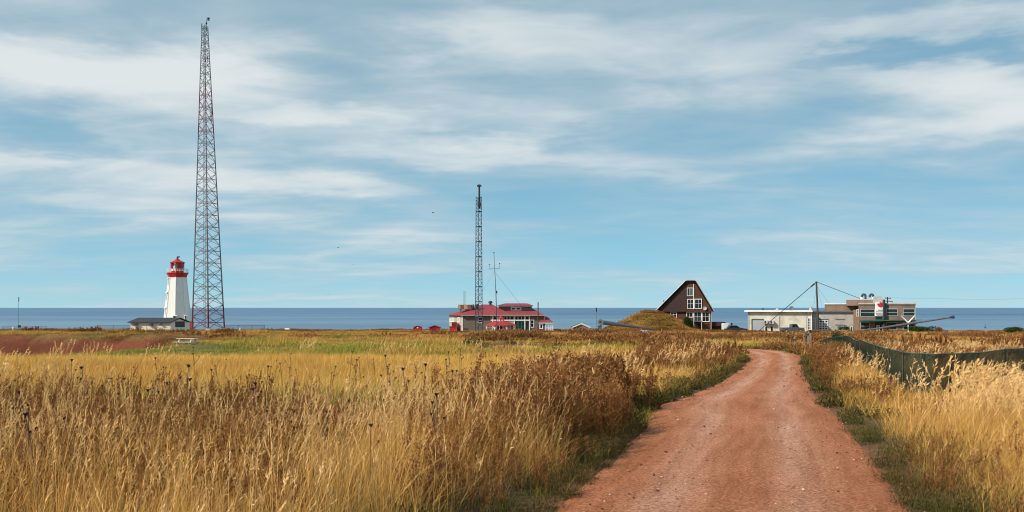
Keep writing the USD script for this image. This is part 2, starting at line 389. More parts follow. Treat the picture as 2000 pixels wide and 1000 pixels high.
M['water'] = usdkit.material(stage, '/World/Looks/water', {
    'g': ('geometry', {}), 'mp': ('mapping', {'scale': (.0016, .0052, 1.0)}), 'n': ('noise_texture', {'scale': 1.0, 'detail': 9.0, 'roughness': .72}),
    'r': ('rgb_ramp', {'ramp': [(0.40, (.030, .095, .190)), (0.60, (.105, .215, .310))]}),
    'mp2': ('mapping', {'scale': (.05, .14, 1.0)}), 'w': ('noise_texture', {'scale': 1.0, 'detail': 8.0, 'roughness': .65}), 'b': ('bump', {'strength': 1.0, 'distance': 4.0}),
    'sp': ('separate_xyz', {}), 'sh': ('map_range', {'range_type': 'smoothstep', 'from_min': 500.0, 'from_max': 1900.0, 'to_min': .75, 'to_max': 0.0, 'clamp': True}), 'shn': ('math', {'math_type': 'multiply'}), 'shr': ('map_range', {'from_min': .40, 'from_max': .58, 'to_min': .55, 'to_max': 1.0, 'clamp': True}), 'shm': ('mix_color', {'b': (.22, .345, .42)}),
    'd': ('diffuse_bsdf', {}), 'gl': ('glossy_bsdf', {'roughness': .35, 'color': (.62, .75, .88)}), 'f': ('layer_weight', {'blend': .25}), 'ff': ('math', {'math_type': 'multiply', 'value2': .42}),
    'm': ('mix_closure', {})},
    [('g.position', 'mp.vector'), ('mp.vector', 'n.vector'), ('n.fac', 'r.fac'), ('g.position', 'sp.vector'), ('sp.y', 'sh.value'), ('n.fac', 'shr.value'), ('sh.result', 'shn.value1'), ('shr.result', 'shn.value2'), ('shn.value', 'shm.fac'), ('r.color', 'shm.a'), ('shm.result', 'd.color'), ('g.position', 'mp2.vector'), ('mp2.vector', 'w.vector'), ('w.fac', 'b.height'),
     ('b.normal', 'd.normal'), ('b.normal', 'gl.normal'), ('f.fresnel', 'ff.value1'), ('ff.value', 'm.fac'), ('d.BSDF', 'm.closure1'), ('gl.BSDF', 'm.closure2')], surface='m.closure')


def grass_mat(name, low, mid, tip, alt, translucent=.25, alt_scale=.35):
    """low / mid / tip: the blade's own colours from root to tip; alt: the tip colour of other patches. The mesh's Col holds (height along blade, a number per blade, seed head or not)."""
    low, mid, tip, alt = (np.asarray(c, float) for c in (low, mid, tip, alt))
    n = {'a': ('attribute', {'attribute': 'Col'}), 's': ('separate_color', {'color_type': 'rgb'}), 'g': ('geometry', {}),
         'n': ('noise_texture', {'scale': alt_scale, 'detail': 4.0, 'roughness': .6}), 'nr': ('map_range', {'from_min': .38, 'from_max': .62, 'clamp': True}),
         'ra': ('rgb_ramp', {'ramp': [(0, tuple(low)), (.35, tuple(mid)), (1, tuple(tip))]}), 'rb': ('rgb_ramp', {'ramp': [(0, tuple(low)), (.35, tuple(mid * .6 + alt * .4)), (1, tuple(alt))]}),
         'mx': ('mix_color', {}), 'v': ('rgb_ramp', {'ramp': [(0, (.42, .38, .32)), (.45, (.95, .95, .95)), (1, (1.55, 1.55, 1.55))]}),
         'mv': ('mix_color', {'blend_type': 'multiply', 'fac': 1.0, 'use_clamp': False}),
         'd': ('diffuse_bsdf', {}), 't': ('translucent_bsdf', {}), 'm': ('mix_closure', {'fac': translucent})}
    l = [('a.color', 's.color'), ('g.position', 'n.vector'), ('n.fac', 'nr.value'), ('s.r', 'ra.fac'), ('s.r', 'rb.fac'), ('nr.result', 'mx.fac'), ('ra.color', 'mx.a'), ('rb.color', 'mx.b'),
         ('s.g', 'v.fac'), ('mx.result', 'mv.a'), ('v.color', 'mv.b'), ('mv.result', 'd.color'), ('mv.result', 't.color'), ('d.BSDF', 'm.closure1'), ('t.BSDF', 'm.closure2')]
    M[name] = usdkit.material(stage, '/World/Looks/' + name, n, l, surface='m.closure')


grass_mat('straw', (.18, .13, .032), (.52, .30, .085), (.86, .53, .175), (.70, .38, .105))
grass_mat('seed_stalk', (.24, .17, .06), (.54, .35, .125), (.84, .57, .27), (.70, .44, .17))
grass_mat('brown_weed', (.07, .05, .02), (.19, .085, .033), (.29, .125, .05), (.37, .18, .065), .15)
grass_mat('yellow_grass', (.15, .17, .03), (.52, .33, .075), (.88, .52, .145), (.78, .48, .125))
grass_mat('green_grass', (.05, .08, .015), (.14, .18, .03), (.34, .33, .06), (.44, .37, .07), .3)
grass_mat('verge', (.035, .05, .016), (.07, .08, .025), (.13, .11, .035), (.16, .085, .035), .2, .8)
grass_mat('orange_grass', (.16, .11, .03), (.44, .225, .06), (.66, .35, .10), (.60, .37, .115))
grass_mat('bush_leaf', (.02, .04, .012), (.03, .06, .016), (.05, .09, .022), (.07, .08, .025), .25, 2.0)


def netting():
    n = {'g': ('geometry', {}), 'mp': ('mapping', {'scale': (1, 1, .25)}), 'n': ('noise_texture', {'scale': 3.0, 'detail': 5.0}),
         'r': ('rgb_ramp', {'ramp': [(.3, (.012, .024, .018)), (.7, (.026, .045, .033))]}), 'd': ('diffuse_bsdf', {}), 't': ('transparent_bsdf', {}), 'm': ('mix_closure', {'fac': .13})}
    M['netting'] = usdkit.material(stage, '/World/Looks/netting', n, [('g.position', 'mp.vector'), ('mp.vector', 'n.vector'), ('n.fac', 'r.fac'), ('r.color', 'd.color'), ('d.BSDF', 'm.closure1'), ('t.BSDF', 'm.closure2')], surface='m.closure')


netting()


def with_color(prim, col):
    UsdGeom.PrimvarsAPI(prim).CreatePrimvar('Col', Sdf.ValueTypeNames.Color3fArray, 'vertex').Set(Vt.Vec3fArray.FromNumpy(np.asarray(col, np.float32)))


# ------------------------------------------------------------------ what grows where
def zones(x, y):
    """Shares of each kind of growth at points of the field: dict of arrays (they need not add up to 1) and bare soil."""
    x, y = np.asarray(x, float), np.asarray(y, float)
    N = lambda s, k, o=3: meshkit.fbm(np.stack([x / s, y / s, x * 0], -1), o, k)
    rd = road_dist(x, y)
    u = px_of(x, y)
    wob = (N(6, 21) - .5)
    yy = y + 7 * wob * np.clip(y / 30, .25, 3)
    right = (x > y * .285 - .2).astype(float) * (y > -60)
    left = 1 - right
    z = {}
    near = 1 - sstep(9.0, 13, yy)
    midb = sstep(8.5, 10.5, yy) * (1 - sstep(14, 17, yy))                     # brown weeds behind the straw
    patch = sstep(.42, .58, N(4.5, 22))
    hedge = sstep(3.5, 1.3, rd) * sstep(11.5, 14, y) * (1 - sstep(21, 23, y)) * left   # tall brown stand at the bend
    yel = sstep(17.5, 22.5, yy) * (1 - sstep(44, 52, yy))
    grn = sstep(44, 52, yy) * (1 - sstep(74, 88, yy))
    bro = sstep(74, 88, yy)
    z['straw'] = left * (near * (.74 - .20 * patch) + midb * .55) + left * midb * .5 * sstep(-4.5, -1, x) + left * sstep(21, 24, y) * (1 - sstep(40, 50, y)) * sstep(6, 2, rd) * .5
    z['brown'] = left * (near * .07 * patch + midb * (.46 - .3 * sstep(-4.5, -1, x)) ) + hedge * .95 + left * sstep(26, 40, y) * (1 - sstep(60, 66, y)) * sstep(6, 1, rd) * .8
    z['yellow'] = left * (yel * (1 - .4 * (1 - sstep(22, 26, yy))) + grn * .4 * sstep(.4, .6, N(11, 31)))
    z['green'] = left * (1.0 * sstep(14.5, 17, yy) * (1 - sstep(22, 26.5, yy)) + yel * .06 + near * .10 * sstep(.52, .62, N(2.0, 26)) + grn * .75 + bro * .6 * sstep(.47, .58, N(16, 33)) * sstep(900, 600, u))
    z['orange'] = left * yel * .35 * sstep(.46, .6, N(8, 27)) + left * grn * .35 * sstep(.5, .62, N(13, 28)) + left * bro * (1 - .6 * sstep(.52, .6, N(16, 33)) * sstep(900, 600, u)) + left * grn * .5 * sstep(1000, 1250, u)
    z['brown'] += left * bro * sstep(.45, .6, N(20, 35)) * (.22 + .28 * sstep(600, 1000, u))
    z['straw'] *= 1 - .5 * hedge
    # right of the road
    rn = right * (1 - sstep(24, 34, y))
    z['straw'] += rn * .5; z['orange'] += rn * .6 + right * sstep(24, 34, y)
    z['yellow'] += rn * .55 + right * sstep(20, 26, y) * (1 - sstep(44, 52, y)) * sstep(6, 2, rd)
    z['brown'] += right * sstep(34, 42, y) * (1 - sstep(75, 90, y)) * sstep(10, 2, rd) * 1.2
    z['brown'] += right * sstep(30, 40, y) * .38 * sstep(.44, .6, N(5, 37)); z['straw'] += right * sstep(30, 40, y) * .25 * sstep(.45, .6, N(6, 38))
    verge = sstep(1.5, .3, rd + 1.3 * (N(1.6, 41) - .5))
    for k in z: z[k] = z[k] * (1 - .85 * verge)
    z['brown'] += verge * .5 * sstep(.35, .6, N(2.2, 44)); z['verge'] = verge * (.55 + .45 * sstep(.4, .6, N(1.3, 43))); z['green'] += verge * .14
    bank = sstep(.10, .20, gully_mask(x, y))
    scar = sstep(.60, .66, N(9, 51)) * sstep(84, 94, y) * (1 - sstep(120, 135, y)) * sstep(1100, 900, u)
    bare = np.clip(bank + .8 * scar, 0, 1)
    bare = np.maximum(bare, .95 * sstep(1.7, 1.1, np.hypot((x + 30.0) / 1.2, y - 81.2)))
    bare = np.maximum(bare, sstep(-6, -1, y - edge_of(x)) * (y > 150))
    for k in z: z[k] = z[k] * (1 - bare)
    z['bare'] = bare; z['rd'] = rd
    return z


# ------------------------------------------------------------------ ground, road, sea
def axis(parts):
    out = []
    for a, b, s in parts: out.append(np.arange(a, b, s))
    return np.concatenate(out + [[parts[-1][1]]])


gx = axis([(-330, -150, 12), (-150, -60, 2.0), (-60, -12, .9), (-12, 14, .35), (14, 70, .9), (70, 150, 2.0), (150, 330, 12)])
gy = axis([(-120, -10, 8), (-10, 0, 1.0), (0, 26, .35), (26, 60, .7), (60, 120, .9), (120, 180, 1.6), (180, 225, .9), (225, 285, 1.6)])
GX, GY = np.meshgrid(gx, gy, indexing='xy')
zz = zones(GX.ravel(), GY.ravel())
gz = ground_z(GX.ravel(), GY.ravel())
rd = zz['rd']
gz = gz - .07 * sstep(.15, -.45, rd)
gz = gz + .06 * sstep(0.0, 1.2, rd) * (GY.ravel() < 90)
pal = {'straw': (.11, .075, .03), 'brown': (.085, .05, .028), 'yellow': (.26, .20, .055), 'green': (.11, .12, .032), 'orange': (.26, .145, .055), 'verge': (.07, .055, .028)}
tot = sum(zz[k] for k in pal) + 1e-6
colg = sum(zz[k][:, None] * np.array(pal[k]) for k in pal) / tot[:, None]
red_soil = np.array([.145, .046, .025])
bare = zz['bare'][:, None]; colg = colg * (1 - bare) + red_soil * bare * (0.35 + 1.3 * meshkit.fbm(np.stack([GX.ravel() / 3, GY.ravel() / 3, GX.ravel() * 0], -1), 4, 61))[:, None]
near_road = sstep(.5, -.1, rd)[:, None]; colg = colg * (1 - near_road) + np.array([.22, .095, .055]) * near_road
ny, nx = GX.shape; ii = (np.arange(ny - 1)[:, None] * nx + np.arange(nx - 1)).ravel()
gf = np.vstack([np.c_[ii, ii + 1, ii + nx + 1], np.c_[ii, ii + nx + 1, ii + nx]])
gv = np.c_[GX.ravel(), GY.ravel(), gz]
g = obj('ground', (gv, gf), 'soil', smooth=True); with_color(g, colg); tag(g, kind='structure')

# road: a ruled sheet between its two edges
ys = np.concatenate([np.arange(0, 1, 1 / 260.)])


def resample(P, n):
    d = np.r_[0, np.cumsum(np.hypot(*np.diff(P, axis=0).T))]; t = np.linspace(0, d[-1], n * 6)
    Q = np.c_[np.interp(t, d, P[:, 0]), np.interp(t, d, P[:, 1])]
    k = np.hanning(41); k /= k.sum(); pad = np.vstack([np.repeat(Q[:1], 20, 0), Q, np.repeat(Q[-1:], 20, 0)])
    Q = np.c_[np.convolve(pad[:, 0], k, 'valid'), np.convolve(pad[:, 1], k, 'valid')]
    return Q[np.linspace(0, len(Q) - 1, n).astype(int)]


NR, NA = 420, 30
Lr, Rr = resample(LEFT[:, ::-1].astype(float), NR), resample(RIGHT[:, ::-1].astype(float), NR)
al = np.linspace(-.09, 1.09, NA)
RV = Lr[:, None] * (1 - al)[None, :, None] + Rr[:, None] * al[None, :, None]
rx, ry = RV[..., 0].ravel(), RV[..., 1].ravel()
aa = np.tile(al, NR); along = np.repeat(np.r_[0, np.cumsum(np.hypot(*np.diff((Lr + Rr) / 2, axis=0).T))], NA)
wand = .05 * (meshkit.noise(np.stack([along / 6, along * 0, along * 0], -1), 71) - .5)
rut = np.exp(-((aa - .30 - wand) / .10) ** 2) + np.exp(-((aa - .72 - wand) / .10) ** 2)
edge = np.clip(np.abs(aa - .5) * 2, 0, 1.2)
rz = -SLOPE * np.maximum(ry, -40) + .055 - .05 * edge ** 3 - .025 * rut + .012 * (meshkit.fbm(np.stack([rx * 1.3, ry * 1.3, rx * 0], -1), 4, 72) - .5) - .06 * sstep(1.0, 1.09, edge)
ii = (np.arange(NR - 1)[:, None] * NA + np.arange(NA - 1)).ravel()
rf = np.vstack([np.c_[ii, ii + 1, ii + NA + 1], np.c_[ii, ii + NA + 1, ii + NA]])
road = obj('road', (np.c_[rx, ry, rz], rf), 'red_dirt', smooth=True)
with_color(road, np.c_[aa, along * .35, np.clip(rut * (.55 + .9 * (meshkit.fbm(np.stack([along / 3, aa * 3, aa * 0], -1), 3, 75) - .3)), 0, 1)]); tag(road, kind='structure')

sea_x = np.r_[-60000, -8000, -1500, np.linspace(-600, 600, 7), 1500, 8000, 60000]; sea_y = np.r_[-400, 100, 200, 300, 500, 900, 1600, 4000, 12000, 40000, 90000]
SX, SY = np.meshgrid(sea_x, sea_y); n_ = len(sea_x); ii = (np.arange(len(sea_y) - 1)[:, None] * n_ + np.arange(n_ - 1)).ravel()
sea = obj('sea', (np.c_[SX.ravel(), SY.ravel(), np.full(SX.size, -11.0)], np.vstack([np.c_[ii, ii + 1, ii + n_ + 1], np.c_[ii, ii + n_ + 1, ii + n_]])), 'water', smooth=True)
tag(sea, kind='structure')
#@@OBJECTS
# ------------------------------------------------------------------ windows and other pieces of buildings
def window(t, fr, x0, x1, y0, y1, dy, nx=1, nz=1, fw=.14, fm='white_paint', gm='glass_dark', label=None, bars=.06, name='window'):
    """A framed window on a wall whose face is at depth dy: frame part with its mullions, one pane sub-part per light."""
    X0, X1, Z0, Z1 = fr.x(x0, dy), fr.x(x1, dy), fr.z(y1, dy), fr.z(y0, dy)
    ms = [box(X0, X0 + fw, dy - .10, dy + .02, Z0, Z1), box(X1 - fw, X1, dy - .10, dy + .02, Z0, Z1),
          box(X0 + fw, X1 - fw, dy - .10, dy + .02, Z0, Z0 + fw), box(X0 + fw, X1 - fw, dy - .10, dy + .02, Z1 - fw, Z1)]
    a, b, c, d = X0 + fw, X1 - fw, Z0 + fw, Z1 - fw
    for i in range(1, nx): ms.append(box(a + (b - a) * i / nx - bars / 2, a + (b - a) * i / nx + bars / 2, dy - .085, dy + .02, c, d))
    for i in range(1, nz): ms.append(box(a, b, dy - .08, dy + .02, c + (d - c) * i / nz - bars / 2, c + (d - c) * i / nz + bars / 2))
    w = obj(name, cat(ms), fm, t, label=label)
    for i in range(nx):
        for k in range(nz):
            obj('pane', box(a + (b - a) * i / nx, a + (b - a) * (i + 1) / nx, dy - .04, dy + .01, c + (d - c) * k / nz, c + (d - c) * (k + 1) / nz), gm, w)
    return w


def shell(pts_xy, z0, z1):
    m = trimesh.creation.extrude_polygon(sg.Polygon(pts_xy), z1 - z0, engine='earcut'); m.apply_translation([0, 0, z0]); return m


def leaf_cloud(seed, n, rx, ry, rz, size=.16, lumps=9):
    """A bush's crown: many small leaves in uneven clumps around an ellipsoid."""
    r = np.random.default_rng(seed)
    c = r.normal(size=(lumps, 3)); c /= np.linalg.norm(c, axis=1)[:, None]; c[:, 2] = np.abs(c[:, 2]) * .8 - .1
    c = c * r.uniform(.35, .72, (lumps, 1)); k = r.integers(0, lumps, n)
    d = r.normal(size=(n, 3)); d /= np.linalg.norm(d, axis=1)[:, None]
    at = (c[k] + d * (r.uniform(.45, 1, n) ** .5 * r.uniform(.26, .42, lumps)[k])[:, None]) * np.array([rx, ry, rz * 1.25])
    at[:, 2] = np.maximum(at[:, 2] + rz * .55, .02)
    q = r.normal(size=(n, 3)) + d * .8
    return flakes(at, q, size * r.uniform(.6, 1.5, n), size * .55 * r.uniform(.6, 1.3, n), np.c_[r.uniform(.3, 1, n), r.uniform(0, 1, n), np.ones(n)], r)


def flakes(at, direction, length, width, col, r):
    n = len(at); d = direction / np.linalg.norm(direction, axis=1)[:, None]
    s = np.cross(d, r.normal(size=(n, 3))); s /= np.linalg.norm(s, axis=1)[:, None]
    L, Wd = length[:, None], width[:, None]
    v = np.stack([at, at + d * L * .5 + s * Wd * .5, at + d * L, at + d * L * .5 - s * Wd * .5], 1)
    f = np.array([[0, 1, 2], [0, 2, 3]])[None] + (np.arange(n) * 4)[:, None, None]
    return v.reshape(-1, 3), f.reshape(-1, 3), np.repeat(col, 4, 0)


# ------------------------------------------------------------------ communications tower
fr = Frame(407, 642, 215)
t = thing('lattice_tower', 'very tall three-legged steel lattice tower right of the white lighthouse', 'tower', fr.o)
Htop = fr.z(50)
lean = -7.0 / F * 215


def tower_leg(k, h):
    a = math.radians((150, 30, 270)[k]) + math.atan2(1000 - 407, F); q = h / Htop
    half = (30 * (1 - q) + 5.6 * q) / F * 215; Rr_ = half / math.cos(math.radians(30))
    return np.array([Rr_ * math.cos(a) + lean * q, Rr_ * math.sin(a), h])


def band(h):
    py = 642 - (642 - 50) * h / Htop
    return 'tower_red' if py > 596 or 165 < py < 262 else 'galvanised'


levels = [0.0]
while levels[-1] < Htop - .8:
    py = 642 - 592 * levels[-1] / Htop
    levels.append(min(Htop, levels[-1] + (23.4 if py > 170 else 15.0) / F * 215))
for k in range(3):
    lg = []
    for a, b in ((0, fr.z(596)), (fr.z(596), fr.z(262)), (fr.z(262), fr.z(165)), (fr.z(165), Htop)):
        r0, r1 = .19 - .10 * a / Htop, .19 - .10 * b / Htop
        obj('leg', tube(tower_leg(k, a), tower_leg(k, b), r0, r1, 8), band((a + b) / 2), t)
for i in range(len(levels) - 1):
    a, b = levels[i], levels[i + 1]; c = (a + b) / 2; w = .11 - .045 * a / Htop
    for k in range(3):
        j = (k + 1) % 3; off = np.array([0, 0, .0])
        obj('diagonal_brace', bar(tower_leg(k, a), tower_leg(j, b), w), band(c), t)
        obj('diagonal_brace', bar(tower_leg(j, a), tower_leg(k, b), w * .98), band(c), t)
        obj('horizontal_brace', bar(tower_leg(k, c), tower_leg(j, c), w * 1.05), band(c), t)
lad = []
A, B = np.array([-.75, -.3, 0]), np.array([lean - .25, -.1, Htop])
for s in (-.22, .22): lad.append(bar(A + [s, 0, 0], B + [s * .5, 0, 0], .07))
for q in np.linspace(.01, .99, 130): lad.append(bar(A * (1 - q) + B * q + [-.22 * (1 - q / 2), 0, 0], A * (1 - q) + B * q + [.22 * (1 - q / 2), 0, 0], .035))
obj('ladder', cat(lad), 'galvanised', t)
obj('feed_cable', tube(A + [.55, .1, 0], B + [.35, .1, -2], .075, .06, 6), 'pale_metal', t)
top = np.array([fr.x(403) , 0, Htop])
obj('top_mast', cat(tube(top + [0, 0, -1.5], [top[0], 0, fr.z(38)], .09, .06, 8), tube([top[0], 0, fr.z(47)], [top[0], 0, fr.z(44)], .2, .2, 8)), 'dark_metal', t)
obj('top_beacon', cat(lathe([(0, fr.z(40)), (.35, fr.z(39.5)), (.36, fr.z(38.5)), (.12, fr.z(38)), (.12, fr.z(36.5)), (.38, fr.z(36)), (.38, fr.z(35)), (0, fr.z(34))], 10)), 'dark_metal', t).GetAttribute('points')
x0 = fr.x(394)
obj('corner_post', bar([x0, 0, Htop - 1], [x0, 0, fr.z(50) + .5], .16), 'dark_metal', t)
for (px, pa, pb) in ((414.3, 202, 241), (406.0, 104, 124)):
    pm = (pa + pb) / 2; xa = fr.x(px)
    obj('side_antenna', cat(tube([xa, -.4, fr.z(pb)], [xa, -.4, fr.z(pa)], .075, .05, 6), bar([xa - 1.2, -.4, fr.z(pm - 7)], [xa, -.4, fr.z(pm - 7)], .06), bar([xa - 1.2, -.4, fr.z(pm + 7)], [xa, -.4, fr.z(pm + 7)], .06),
        tube([xa - .35, -.4, fr.z(pb - 4)], [xa - .35, -.4, fr.z(pa + 14)], .06, .06, 6)), 'dark_metal', t)
for k in range(3):
    p = tower_leg(k, 0); obj('footing', box(p[0] - .5, p[0] + .5, p[1] - .5, p[1] + .5, -2.0, .15), 'concrete', t)

# ------------------------------------------------------------------ lighthouse
fr = Frame(346.5, 646, 232)
t = thing('lighthouse', 'white eight-sided tapering lighthouse with red gallery and red lantern roof', 'lighthouse', fr.o)
s_ = 232 / F
VA = math.atan2(1000 - 346.5, F)      # the way to the camera, seen from its foot
ph = math.radians(10.7)
C8 = math.cos(math.pi / 8)
Rb, Rt, Zt = 27.5 * s_, 16.5 * s_, fr.z(541)
tw = obj('tower_wall', lathe([(0, -1.5), (Rb + .15, -1.5), (Rb, 0), (Rt, Zt), (0, Zt)], 8, ph), 'white_shingle', t)
obj('corner_trim', cat([bar([Rb * 1.004 * math.cos(ph + k * math.pi / 4), Rb * 1.004 * math.sin(ph + k * math.pi / 4), 0], [Rt * 1.006 * math.cos(ph + k * math.pi / 4), Rt * 1.006 * math.sin(ph + k * math.pi / 4), Zt], .16) for k in range(8)]), 'white_paint', t)
z1, z2 = fr.z(541.5), fr.z(532.5)
obj('gallery_cornice', lathe([(Rt + .02, z1), (Rt + .10, z1), (Rt + .3, (z1 + z2) / 2), (20.2 * s_, z2 - .25), (20.8 * s_, z2 - .2), (20.8 * s_, z2), (0, z2)], 8, ph), 'red_paint', t)
rl = []
for k in range(16):
    a0 = ph + k * math.pi / 8; R8 = 20.0 * s_ * (1 if k % 2 == 0 else C8)
    a1 = ph + (k + 1) * math.pi / 8; R9 = 20.0 * s_ * (1 if k % 2 else C8)
    p, q = np.array([R8 * math.cos(a0), R8 * math.sin(a0), 0]), np.array([R9 * math.cos(a1), R9 * math.sin(a1), 0])
    rl.append(bar(p + [0, 0, z2], p + [0, 0, z2 + 1.0], .07))
    for h in (.5, .98): rl.append(bar(p + [0, 0, z2 + h], q + [0, 0, z2 + h], .05))
obj('gallery_railing', cat(rl), 'white_paint', t)
zl0, zl1 = z2, fr.z(513.5); Rl = 11.8 * s_
obj('lantern_base', lathe([(Rl + .05, zl0), (Rl + .05, zl0 + .75), (Rl - .12, zl0 + .75), (Rl - .12, zl0)], 8, ph), 'red_paint', t)
sc_ = []
for k in range(8):
    a0, a1 = ph + k * math.pi / 4, ph + (k + 1) * math.pi / 4
    for q in (.25, .75):
        a = a0 + q * math.pi / 4; rr = (Rl + .12) * C8
        sc_.append(tube([rr * math.cos(a), rr * math.sin(a), zl0 + .62], [(rr + .08) * math.cos(a), (rr + .08) * math.sin(a), zl0 + .62], .24, .24, 12))
obj('scalloped_valance', cat(sc_), 'white_paint', t)
for k in range(8): obj('lantern_mullion', bar([Rl * math.cos(ph + k * math.pi / 4), Rl * math.sin(ph + k * math.pi / 4), zl0 + .7], [Rl * math.cos(ph + k * math.pi / 4), Rl * math.sin(ph + k * math.pi / 4), zl1], .20), 'red_paint', t)
for k in range(8):
    a0, a1 = ph + k * math.pi / 4, ph + (k + 1) * math.pi / 4
    P = [np.array([(Rl - .02) * math.cos(a), (Rl - .02) * math.sin(a)]) for a in (a0, a1)]
    obj('lantern_pane', (np.array([[*P[0], zl0 + .76], [*P[1], zl0 + .76], [*P[1], zl1], [*P[0], zl1]]), np.array([[0, 1, 2], [0, 2, 3]])), 'clear_glass', t)
obj('lamp_lens', lathe([(0, zl0 + .3), (.75, zl0 + .4), (.95, zl0 + .9), (1.0, (zl0 + zl1) / 2), (.85, zl1 - .5), (.4, zl1 - .15), (0, zl1 - .1)], 16), 'white_paint', t)
obj('lantern_back_screen', lathe([(Rl - .25, zl0 + .7), (Rl - .25, zl1), (Rl - .3, zl1), (Rl - .3, zl0 + .7)], 8, ph).slice_plane([0.55, 0, 0], [1, -.1, 0]), 'red_paint', t)
obj('lantern_roof', lathe([(Rl + .35, zl1 - .06), (Rl + .36, zl1 + .12), (6.5 * s_, fr.z(509)), (2.0 * s_, fr.z(505.5)), (.2, fr.z(504.5)), (0, fr.z(504.5))], 8, ph), 'red_paint', t)
obj('weather_vane', cat(lathe([(0, fr.z(505)), (.30, fr.z(504.4)), (.34, fr.z(503.6)), (.1, fr.z(503)), (.05, fr.z(501)), (0, fr.z(500.6))], 8), bar([-.15, 0, fr.z(502.2)], [.65, 0, fr.z(501.4)], .09, .3)), 'dark_metal', t)


def lh_window(ang, z0, z1, w, m='glass_dark', hood=True, so=0.0):
    """On the wall facing ang: frame, pane and hood follow the batter."""
    q0, q1 = z0 / Zt, z1 / Zt
    ap0, ap1 = (Rb + (Rt - Rb) * q0) * C8, (Rb + (Rt - Rb) * q1) * C8
    n, s = np.array([math.cos(ang), math.sin(ang), 0]), np.array([-math.sin(ang), math.cos(ang), 0])
    P0, P1 = n * (ap0 + .03) + [0, 0, z0] + s * so, n * (ap1 + .03) + [0, 0, z1] + s * so
    ms = [bar(P0 + s * w / 2, P1 + s * w / 2, .14), bar(P0 - s * w / 2, P1 - s * w / 2, .14), bar(P0 - s * w / 2, P0 + s * w / 2, .14)]
    if hood: ms.append(hull(np.array([P1 + s * (w / 2 + .2) + [0, 0, .06], P1 - s * (w / 2 + .2) + [0, 0, .06], P1 + n * .5 + s * (w / 2 + .2), P1 + n * .5 - s * (w / 2 + .2), P1 + s * (w / 2 + .2) + [0, 0, .32], P1 - s * (w / 2 + .2) + [0, 0, .32]])))
    wn = obj('window', cat(ms), 'white_paint', t)
    obj('pane', hull(np.array([P0 + s * w / 2, P0 - s * w / 2, P1 + s * w / 2, P1 - s * w / 2, P0 + n * .05 + s * w / 2, P0 + n * .05 - s * w / 2, P1 + n * .05 + s * w / 2, P1 + n * .05 - s * w / 2])), m, wn)


aw = lambda k: ph + math.pi / 8 + k * math.pi / 4
to_cam = lambda th: VA - math.radians(th)       # 0: to the right as seen, 90: towards the camera
for pa, pb in ((586, 572), (557, 544), (614, 602)): lh_window(to_cam(167.5), fr.z(pa), fr.z(pb), .75)
lh_window(to_cam(77.5), fr.z(627), fr.z(617), .7, so=-1.4); lh_window(to_cam(32.5), fr.z(627), fr.z(617), .7, so=-1.3)

# ------------------------------------------------------------------ service hut in front of the lighthouse
fr = Frame(301, 646, 192)
t = thing('service_hut', 'long low cream hut with dark gable roof in front of the lighthouse', 'hut', fr.o)
xl, xr, xe = fr.x(255), fr.x(333), fr.x(349)
dpt = 5.2; off = xe - xr
ze, zr = fr.z(629.5), fr.z(622.3)


def sk(x, y):          # its right end wall turns away from us
    return np.array([x + (off / dpt) * y, y])


fp = [sk(xl, 0), sk(xr, 0), sk(xr, dpt), sk(xl, dpt)]
wl = shell(fp, -2.2, ze); obj('wall', wl, 'shed_wall', t)
obj('gable', hull(np.array([[*sk(x, y), ze - .02] for x in (xr - .12, xr - .004) for y in (0.01, dpt - .01)] + [[*sk(x, dpt / 2), zr - .08] for x in (xr - .12, xr - .004)])), 'shed_wall', t)
for s0, s1 in ((0, dpt / 2), (dpt, dpt / 2)):
    o = -.45 if s0 == 0 else .45; zo_ = ze - .45 * (zr - ze) / (dpt / 2)
    a = [sk(xl - .35, s0 + o), sk(xr + .35, s0 + o), sk(xr + .35, s1), sk(xl - .35, s1)]; zc = [zo_, zo_, zr, zr]
    obj('roof_slope', hull(np.array([[*p, z + .02] for p, z in zip(a, zc)] + [[*p, z + .18] for p, z in zip(a, zc)])), 'shed_roof', t)
for px, w in ((263.5, 6.5), (294, 6.5), (313, 2)):
    obj('wall_vent', cat(fr.box(px - w / 2, px + w / 2, 632.5, 636.5 if w > 3 else 634.5, -.45, -.003), fr.box(px - w / 2 - .4, px + w / 2 + .4, 632.0, 632.5, -.6, -.003)), 'grey_metal', t)
for px in (270, 286, 303, 318): obj('wall_joint', fr.box(px - .3, px + .3, 631.5, 646, -.03, -.003), 'pale_metal', t)
obj('gable_opening', hull(np.array([[*sk(xr + .006, y), z] for y in (1.4, 4.3) for z in (ze - 1.1, ze + .15)] + [[*sk(xr + .05, y), z] for y in (1.4, 4.3) for z in (ze - 1.1, ze + .15)])), 'dark_metal', t)


